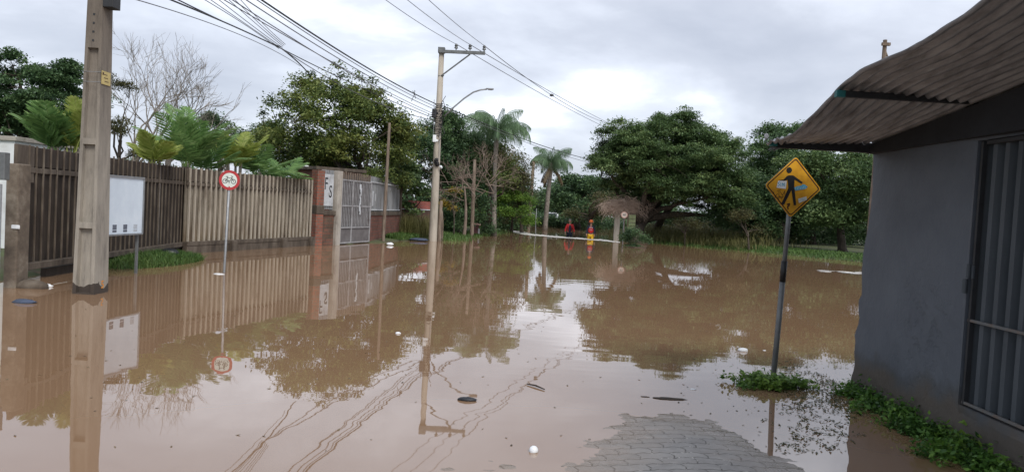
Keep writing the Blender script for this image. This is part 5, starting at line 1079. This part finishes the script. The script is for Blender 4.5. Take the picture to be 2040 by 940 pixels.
# ------------------------------------------------------------------ palms
def queen_palm(name, label, base, top, nf, fl, leaflet, mat, seed, r=.14, dead=0, hang=.9, trunk='bark_grey'):
    random.seed(seed); t = thing(name, label, 'palm tree', base); mb = MB(); mb.tube(bez(base, top, (random.uniform(-.2, .2), 0, 0), 8), [r*1.3, r, r, r*.95, r*.9, r*.9, r, r*1.2], 10); mb.build('trunk', M[trunk], t, world=True, smooth=True)
    for k in range(nf):
        frond('frond', t, top, k*2.399+random.uniform(-.2, .2), random.uniform(.35, 1.35) if k > 3 else random.uniform(1.2, 1.5), fl*random.uniform(.85, 1.1), M[mat], curve=random.uniform(1.7, 2.6), leaflet=leaflet, nl=52, vee=-.3, wl=.024, stem=.028, hang=hang*random.uniform(1.2, 2.2))
    for k in range(dead): frond('dead_frond', t, top-Vector((0, 0, .2)), k*2.1, random.uniform(-.9, -.4), fl*.9, M['leaf_brown'], curve=.8, leaflet=leaflet*.7, nl=24, vee=0, wl=.05, stem=.04, hang=.8)
    return t
queen_palm('queen_palm', 'tall feathery palm with drooping fronds rising behind the dead brush', Vector((P(985, 450, 44).x, 44, 0)), P(990, 262, 44), 24, 2.5, .62, 'palm_dark', 4, .15)
queen_palm('distant_palm', 'slim distant palm with hanging dead fronds left of the waders', Vector((P(1086, 445, 62).x, 62, -.2)), P(1098, 325, 62), 20, 2.2, .6, 'palm_dark', 9, .2, 5)
def clump_palm(label, u, v, Y, nf, fl, mat, seed, leaflet=.42, el=(.7, 1.5), az=None):
    random.seed(seed); q = P(u, v, Y); t = thing('garden_palm', label, 'palm', (q.x, q.y, 0), group='palms leaning over the slat fence'); mb = MB()
    for k in range(3): mb.tube([(q.x+random.uniform(-.1, .1), q.y+random.uniform(-.1, .1), 0), (q.x+random.uniform(-.15, .15), q.y, q.z)], [.05, .035], 7)
    mb.build('stems', M['leaf_bright'] if False else M['bark_grey'], t, world=True, smooth=True)
    for k in range(nf):
        frond('frond', t, q+Vector((random.uniform(-.1, .1), random.uniform(-.1, .1), -.1)), k*2.399+random.uniform(-.3, .3), random.uniform(*el), fl*1.2*random.uniform(.75, 1.15), M[mat], curve=random.uniform(.2, .9), leaflet=leaflet*1.1, nl=24, vee=.4, wl=.048, stem=.016, hang=-.03)
clump_palm('fan of green palm fronds at the left end of the fence', 105, 292, 15.5, 12, .82, 'palm', 21)
clump_palm('bright upright palm just left of the stained pole', 146, 296, 15.6, 9, .98, 'palm_yellow', 22, .3, (1.1, 1.55))
clump_palm('yellowish palm just right of the stained pole', 308, 318, 18, 10, .62, 'palm_yellow', 23, .3, (.8, 1.5))
clump_palm('largest green palm in the middle of the row', 372, 325, 20, 18, 1.35, 'palm', 24, .48)
clump_palm('second green palm right of the largest one', 408, 335, 21, 9, 1.15, 'palm', 25, .4, (.5, 1.3))
clump_palm('yellow green palm above the bicycle sign', 475, 325, 22.5, 11, .95, 'palm_yellow', 26, .36, (.7, 1.5))
clump_palm('low spreading green palm right of the bicycle sign', 510, 342, 23.5, 11, 1.3, 'palm', 27, .42, (.2, 1.0))
clump_palm('last low palm in the row near the brick shed', 560, 348, 25, 9, 1.05, 'palm', 28, .36, (.1, .9))
random.seed(5)
# ------------------------------------------------------------------ grass, weeds
def scatter_line(pl2, n, spread):
    pts = []
    for _ in range(n):
        i = random.randrange(len(pl2)-1); t = random.random(); a = pl2[i]; b = pl2[i+1]; pts.append((a[0]*(1-t)+b[0]*t+random.gauss(0, spread), a[1]*(1-t)+b[1]*t+random.gauss(0, spread)))
    P2 = np.array(pts); Z = hfun(P2[:, 0][None], P2[:, 1][None])[0]; return np.stack([P2[:, 0], P2[:, 1], np.maximum(Z, -.02)], 1)
def patch(cx, cy, rx, ry, n):
    a = rng.uniform(0, 2*np.pi, n); r = np.sqrt(rng.uniform(0, 1, n)); X = cx+rx*r*np.cos(a); Y = cy+ry*r*np.sin(a); Z = hfun(X[None], Y[None])[0]; return np.stack([X, Y, np.maximum(Z, -.02)], 1)
blades('left_grass', patch(GM.x-.25, GM.y, 1.05, 2.2, 9000), .14, .012, M['grass'], .9, label='bright grass tuft mound below the information board', cat='grass')
q1 = G(790, 478); blades('wall_grass', patch(q1.x-.1, q1.y+1.4, .9, 2.2, 5000), .2, .022, M['grass'], .9, label='green grass along the foot of the brick wall bay', cat='grass')
blades('tall_dry_grass', patch(P(830, 470, 35.6).x, 35.2, 1.0, .7, 1500), .95, .02, M['grass_dry'], .45, label='tall yellowish grass before the low dark brick wall', cat='grass')
blades('left_bank_grass', scatter_line([(UB.x+.3, 34.5), (-2.9, 40), (-1.3, 50), (-2.2, 57)], 4500, .5), .2, .025, M['grass'], .8, label='grass fringe along the left bank behind the round pole', cat='grass')
rb = [(8.8, 48.3), (10.8, 46.3), (13.9, 42.8), (17.6, 37), (24, 34.2)]
blades('right_bank_grass', np.concatenate([scatter_line(rb, 12000, .8), scatter_line([(x+1., y+2.2) for x, y in rb], 9000, 1.)]), .16, .03, M['grass'], .8, label='green grass fringe along the right bank', cat='grass')
blades('bank_reeds', scatter_line([(x+.8, y+3.4) for x, y in rb[:3]], 5000, 1.5), .85, .03, M['grass_dry'], .5, label='tall pale reeds and dry grass on the right bank', cat='reeds')
blades('dry_edge_grass', scatter_line(rb[:3], 1500, .5), .5, .03, M['grass_dry'], .6, label='pale dry grass stalks at the right water edge', cat='grass')
def weedpatch(name, label, cat, pts, leafs, h, kind=None, loc=None):
    n = len(pts); P3 = np.repeat(np.array(pts), leafs, axis=0); P3[:, :2] += rng.normal(0, h*.32, (len(P3), 2)); P3[:, 2] += np.abs(rng.normal(0, h*.42, len(P3)))
    rn = np.clip(np.repeat(rng.uniform(.2, .75, n), leafs)+rng.normal(0, .13, len(P3)), 0, 1)
    V1 = leaves(P3, h*.34, .5, .5); o = np_mesh(name, V1, 4, M['weed'], None, rn, loc=loc); return tag(o, label, cat, kind=kind)
wp_ = []
for (u, v, sp_, h) in ((1700, 790, .07, .2), (1725, 785, .09, .26), (1760, 805, .09, .22), (1790, 830, .08, .2), (1820, 840, .08, .18), (1850, 870, .07, .16), (1880, 880, .07, .17), (1905, 900, .07, .2), (1930, 905, .06, .2), (1955, 935, .06, .2), (1985, 950, .05, .18), (1740, 815, .1, .12), (1800, 860, .1, .1), (1870, 905, .1, .1)):
    q = G(u, v, 0); 
    for k in range(9): wp_.append((min(q.x+random.gauss(0, sp_), WX-.03), q.y+random.gauss(0, sp_*1.2), .0))
weedpatch('wall_weeds', 'leafy green weeds growing along the foot of the grey wall', 'weeds', wp_, 62, .14, 'stuff')
bl_ = []
for (u, v) in ((1905, 900), (1922, 912), (1935, 895), (1960, 930), (1948, 915)):
    q = G(u, v, 0); bl_ += [(min(q.x, WX-.06)+random.gauss(0, .03), q.y+random.gauss(0, .04), .05)]*1
P3 = np.repeat(np.array(bl_), 14, axis=0)+rng.normal(0, .05, (70, 3)); P3[:, 2] = np.abs(P3[:, 2])+.05
tag(np_mesh('broadleaf_weed', leaves(P3, .055, .7, .7), 4, M['leaf_bright'], None, np.clip(rng.normal(.5, .2, 70), 0, 1)), 'bright broad leaved plant among the weeds under the door', 'plant', kind='stuff')
q = G(1545, 770, 0); wc_ = thing('weed_clump', 'bright green weed clump around the foot of the yellow sign pole', 'weeds', q)
P4 = []
for k in range(110):
    a = random.gauss(0, .17); P4.append((q.x-.03+a, q.y+random.gauss(0, .09), 0))
n4 = len(P4); P3 = np.repeat(np.array(P4), 24, axis=0); P3 += rng.normal(0, .022, P3.shape); P3[:, 2] = np.abs(P3[:, 2])*1.5+np.repeat(rng.uniform(0, .06, n4), 24)
np_mesh('leaves', leaves(P3, .05, .5, .5), 4, M['leaf_bright'], wc_, np.clip(np.repeat(rng.uniform(.2, .8, n4), 24)+rng.normal(0, .1, len(P3)), 0, 1))
blades('grass_tuft', patch(q.x-.05, q.y, .26, .14, 900)*[1, 1, 0]+[0, 0, .0], .11, .006, M['grass'], .9, kind=None, parent=wc_)
sp5 = []
for k in range(22): sp5.append(tuple(G(1480+random.gauss(0, 4), 768+random.gauss(0, 4), .0)))
weedpatch('small_weed', 'small darker weed sprig just left of the sign pole clump', 'weeds', sp5, 16, .08, 'stuff')
fl = []
for k in range(420):
    u = random.choice((random.uniform(1560, 1700), random.gauss(1640, 40))); v = random.gauss(765, 28) if random.random() < .75 else random.uniform(780, 900); q = G(u, v, .003)
    if q.x < WX-.03: fl.append((q.x, q.y, .003))
P3 = np.repeat(np.array(fl), 5, axis=0)+rng.normal(0, 1, (len(fl)*5, 3))*[.03, .03, .003]; P3[:, 2] = np.abs(P3[:, 2])+.002
V = leaves(P3, .035, .45, 4.); V[:, 2] = np.clip(V[:, 2], .002, .02)
tag(np_mesh('floating_weeds', V, 4, M['leaf_olive'], None, np.clip(rng.normal(.4, .2, len(P3)), 0, 1)), 'scattered floating weeds between the sign pole and the wall', 'floating weeds', kind='stuff')
# dead leaf scraps and specks drifting on the water
fl = []
for k in range(520):
    u = random.uniform(1350, 1705) if random.random() < .7 else random.uniform(0, 1300); v = random.uniform(520, 900) if random.random() < .5 else random.gauss(690, 60); q = G(u, max(v, 500), .003)
    if q.x < WX-.05 or q.y > 8: fl.append((q.x, q.y, .003))
V = leaves(np.array(fl), .035, .5, 5.); V[:, 2] = np.clip(V[:, 2], .002, .008)
tag(np_mesh('floating_specks', V, 4, M['leaf_brown'], None, np.clip(rng.normal(.6, .3, len(fl)), 0, 1)), 'tiny leaf scraps drifting on the brown water', 'debris', kind='stuff')
# ------------------------------------------------------------------ floating litter
def lump(name, label, cat, u, v, size, mat, sq=(1, .6, .35), z=0., jit=.18, n=(12, 7)):
    q = G(u, v, z); mb = MB(); mb.ball((0, 0, size*sq[2]*.3), size, *n, sq, jit); o = mb.build(name, M[mat], smooth=True); o.location = q; return tag(o, label, cat)
lump('plastic_bag', 'crumpled white bag floating left of the yellow sign pole', 'litter', 1480, 699, .062, 'bag_white', (1, .7, .5))
lump('foam_scrap', 'small white scrap floating right of the white bag', 'litter', 1523, 698, .022, 'bag_white', (1, .8, .3))
lump('white_wrapper', 'thin white wrapper floating above the paver edge', 'litter', 1381, 775, .032, 'bag_white', (1, .5, .2))
lump('white_ball', 'round white ball with a dark base floating near the pavers', 'ball', 1063, 899, .032, 'bag_white', (1, 1, 1), 0, .03, (14, 10))
o = bpy.data.objects['white_ball']; mb = MB(); mb.ball((0, 0, -.006), .0325, 14, 8, (1, 1, .75)); b_ = mb.build('dark_base', M['debris'], smooth=True); b_.parent = o
lump('dark_shoe', 'black glossy shoe shaped object floating in the middle foreground', 'debris', 931, 797, .075, 'cloth_dark', (1.1, .5, .3), 0, .08)
lump('white_cup', 'small white object floating in the reflection of the tree', 'litter', 793, 664, .035, 'bag_white', (1, .7, .45))
lump('white_bottle', 'white litter by the grass in front of the brick wall bay', 'litter', 777, 487, .13, 'bag_white', (1.1, .6, .45), .03)
lump('blue_tarp', 'bluish grey sheet of litter beside the round pole foot', 'litter', 835, 478, .3, 'cloth_blue', (1.5, .6, .22), .05)
lump('dark_bucket', 'dark lump in the tall grass before the low wall', 'debris', 806, 470, .22, 'cloth_dark', (1.2, .7, .6), .1)
lump('rubbish_bag', 'black rubbish bag lying on the grass mound', 'bag', 337, 507, .19, 'cloth_dark', (1.3, .8, .6), .12, .14)
lump('blue_rag', 'dark blue rag floating at the left in front of the fence', 'litter', 48, 603, .13, 'cloth_blue', (1.3, .6, .3))
lump('white_scraps', 'white scraps under the left end of the dark fence', 'litter', 95, 571, .07, 'bag_white', (1.2, .6, .5))
lump('sign_foot_scrap', 'pale scrap floating at the foot of the bicycle sign', 'litter', 436, 546, .09, 'bag_white', (1.3, .4, .15))
lump('mud_bar', 'thin brown bar of mud and leaves floating above the paver edge', 'debris', 1334, 794, .12, 'debris', (1.3, .4, .05))
lump('mud_bar', 'short mud scrap left of the longer brown mud bar', 'debris', 1285, 790, .035, 'debris', (1.3, .5, .1))
lump('red_scrap', 'red brown scrap floating before the left bank', 'litter', 918, 466, .3, 'debris', (1.3, .4, .15))
a = G(1050, 764, .01); b = G(1085, 775, .01); mb = MB(); mb.tube([a, (a+b)/2+Vector((0, .02, .005)), b], [.006, .008, .005], 6); tag(mb.build('twig', M['debris'], loc=a), 'thin dark twig floating in the centre foreground', 'twig')
q = G(1698, 543, .01); mb = MB()
for k in range(16): mb.ball(q+Vector((random.uniform(-1.2, .8), random.uniform(-.6, .6), 0)), random.uniform(.06, .22), 10, 5, (1.7, .6, .03), .2)
tag(mb.build('foam_patch', M['foam_glint'], smooth=True, loc=q), 'pale scum patch on the water beside the grey wall corner', 'scum')
# scum lines on the film of the water
def scum(name, label, pxl, w0, w1, n=60, wig=.05, seed=1):
    random.seed(seed); pts = [G(u, v, .003) for u, v in pxl]; out = []
    for i in range(len(pts)-1):
        for k in range(n//(len(pts)-1)): out.append(pts[i].lerp(pts[i+1], k/(n//(len(pts)-1))))
    out.append(pts[-1]); ph = random.uniform(0, 6); L_ = []; R2 = []
    for i, p in enumerate(out):
        d = (out[min(i+1, len(out)-1)]-out[max(i-1, 0)]).normalized(); s = Vector((-d.y, d.x, 0)); o_ = s*(wig*math.sin(i*.55+ph)+wig*.6*math.sin(i*1.31+ph*2)+random.gauss(0, wig*.15)); ww = w0+(w1-w0)*i/len(out); ww *= random.uniform(.35, 1.1)*(0 if random.random() < .07 else 1)+.02
        L_.append(p+o_+s*ww/2); R2.append(p+o_-s*ww/2)
    m = len(out); mb = MB(); mb.add(L_+R2, [(i, i+1, i+1+m, i+m) for i in range(m-1)]); return tag(mb.build(name, M['debris'], loc=out[0]), label, 'scum line', group='wavy scum lines on the water')
bpy.context.view_layer.update()
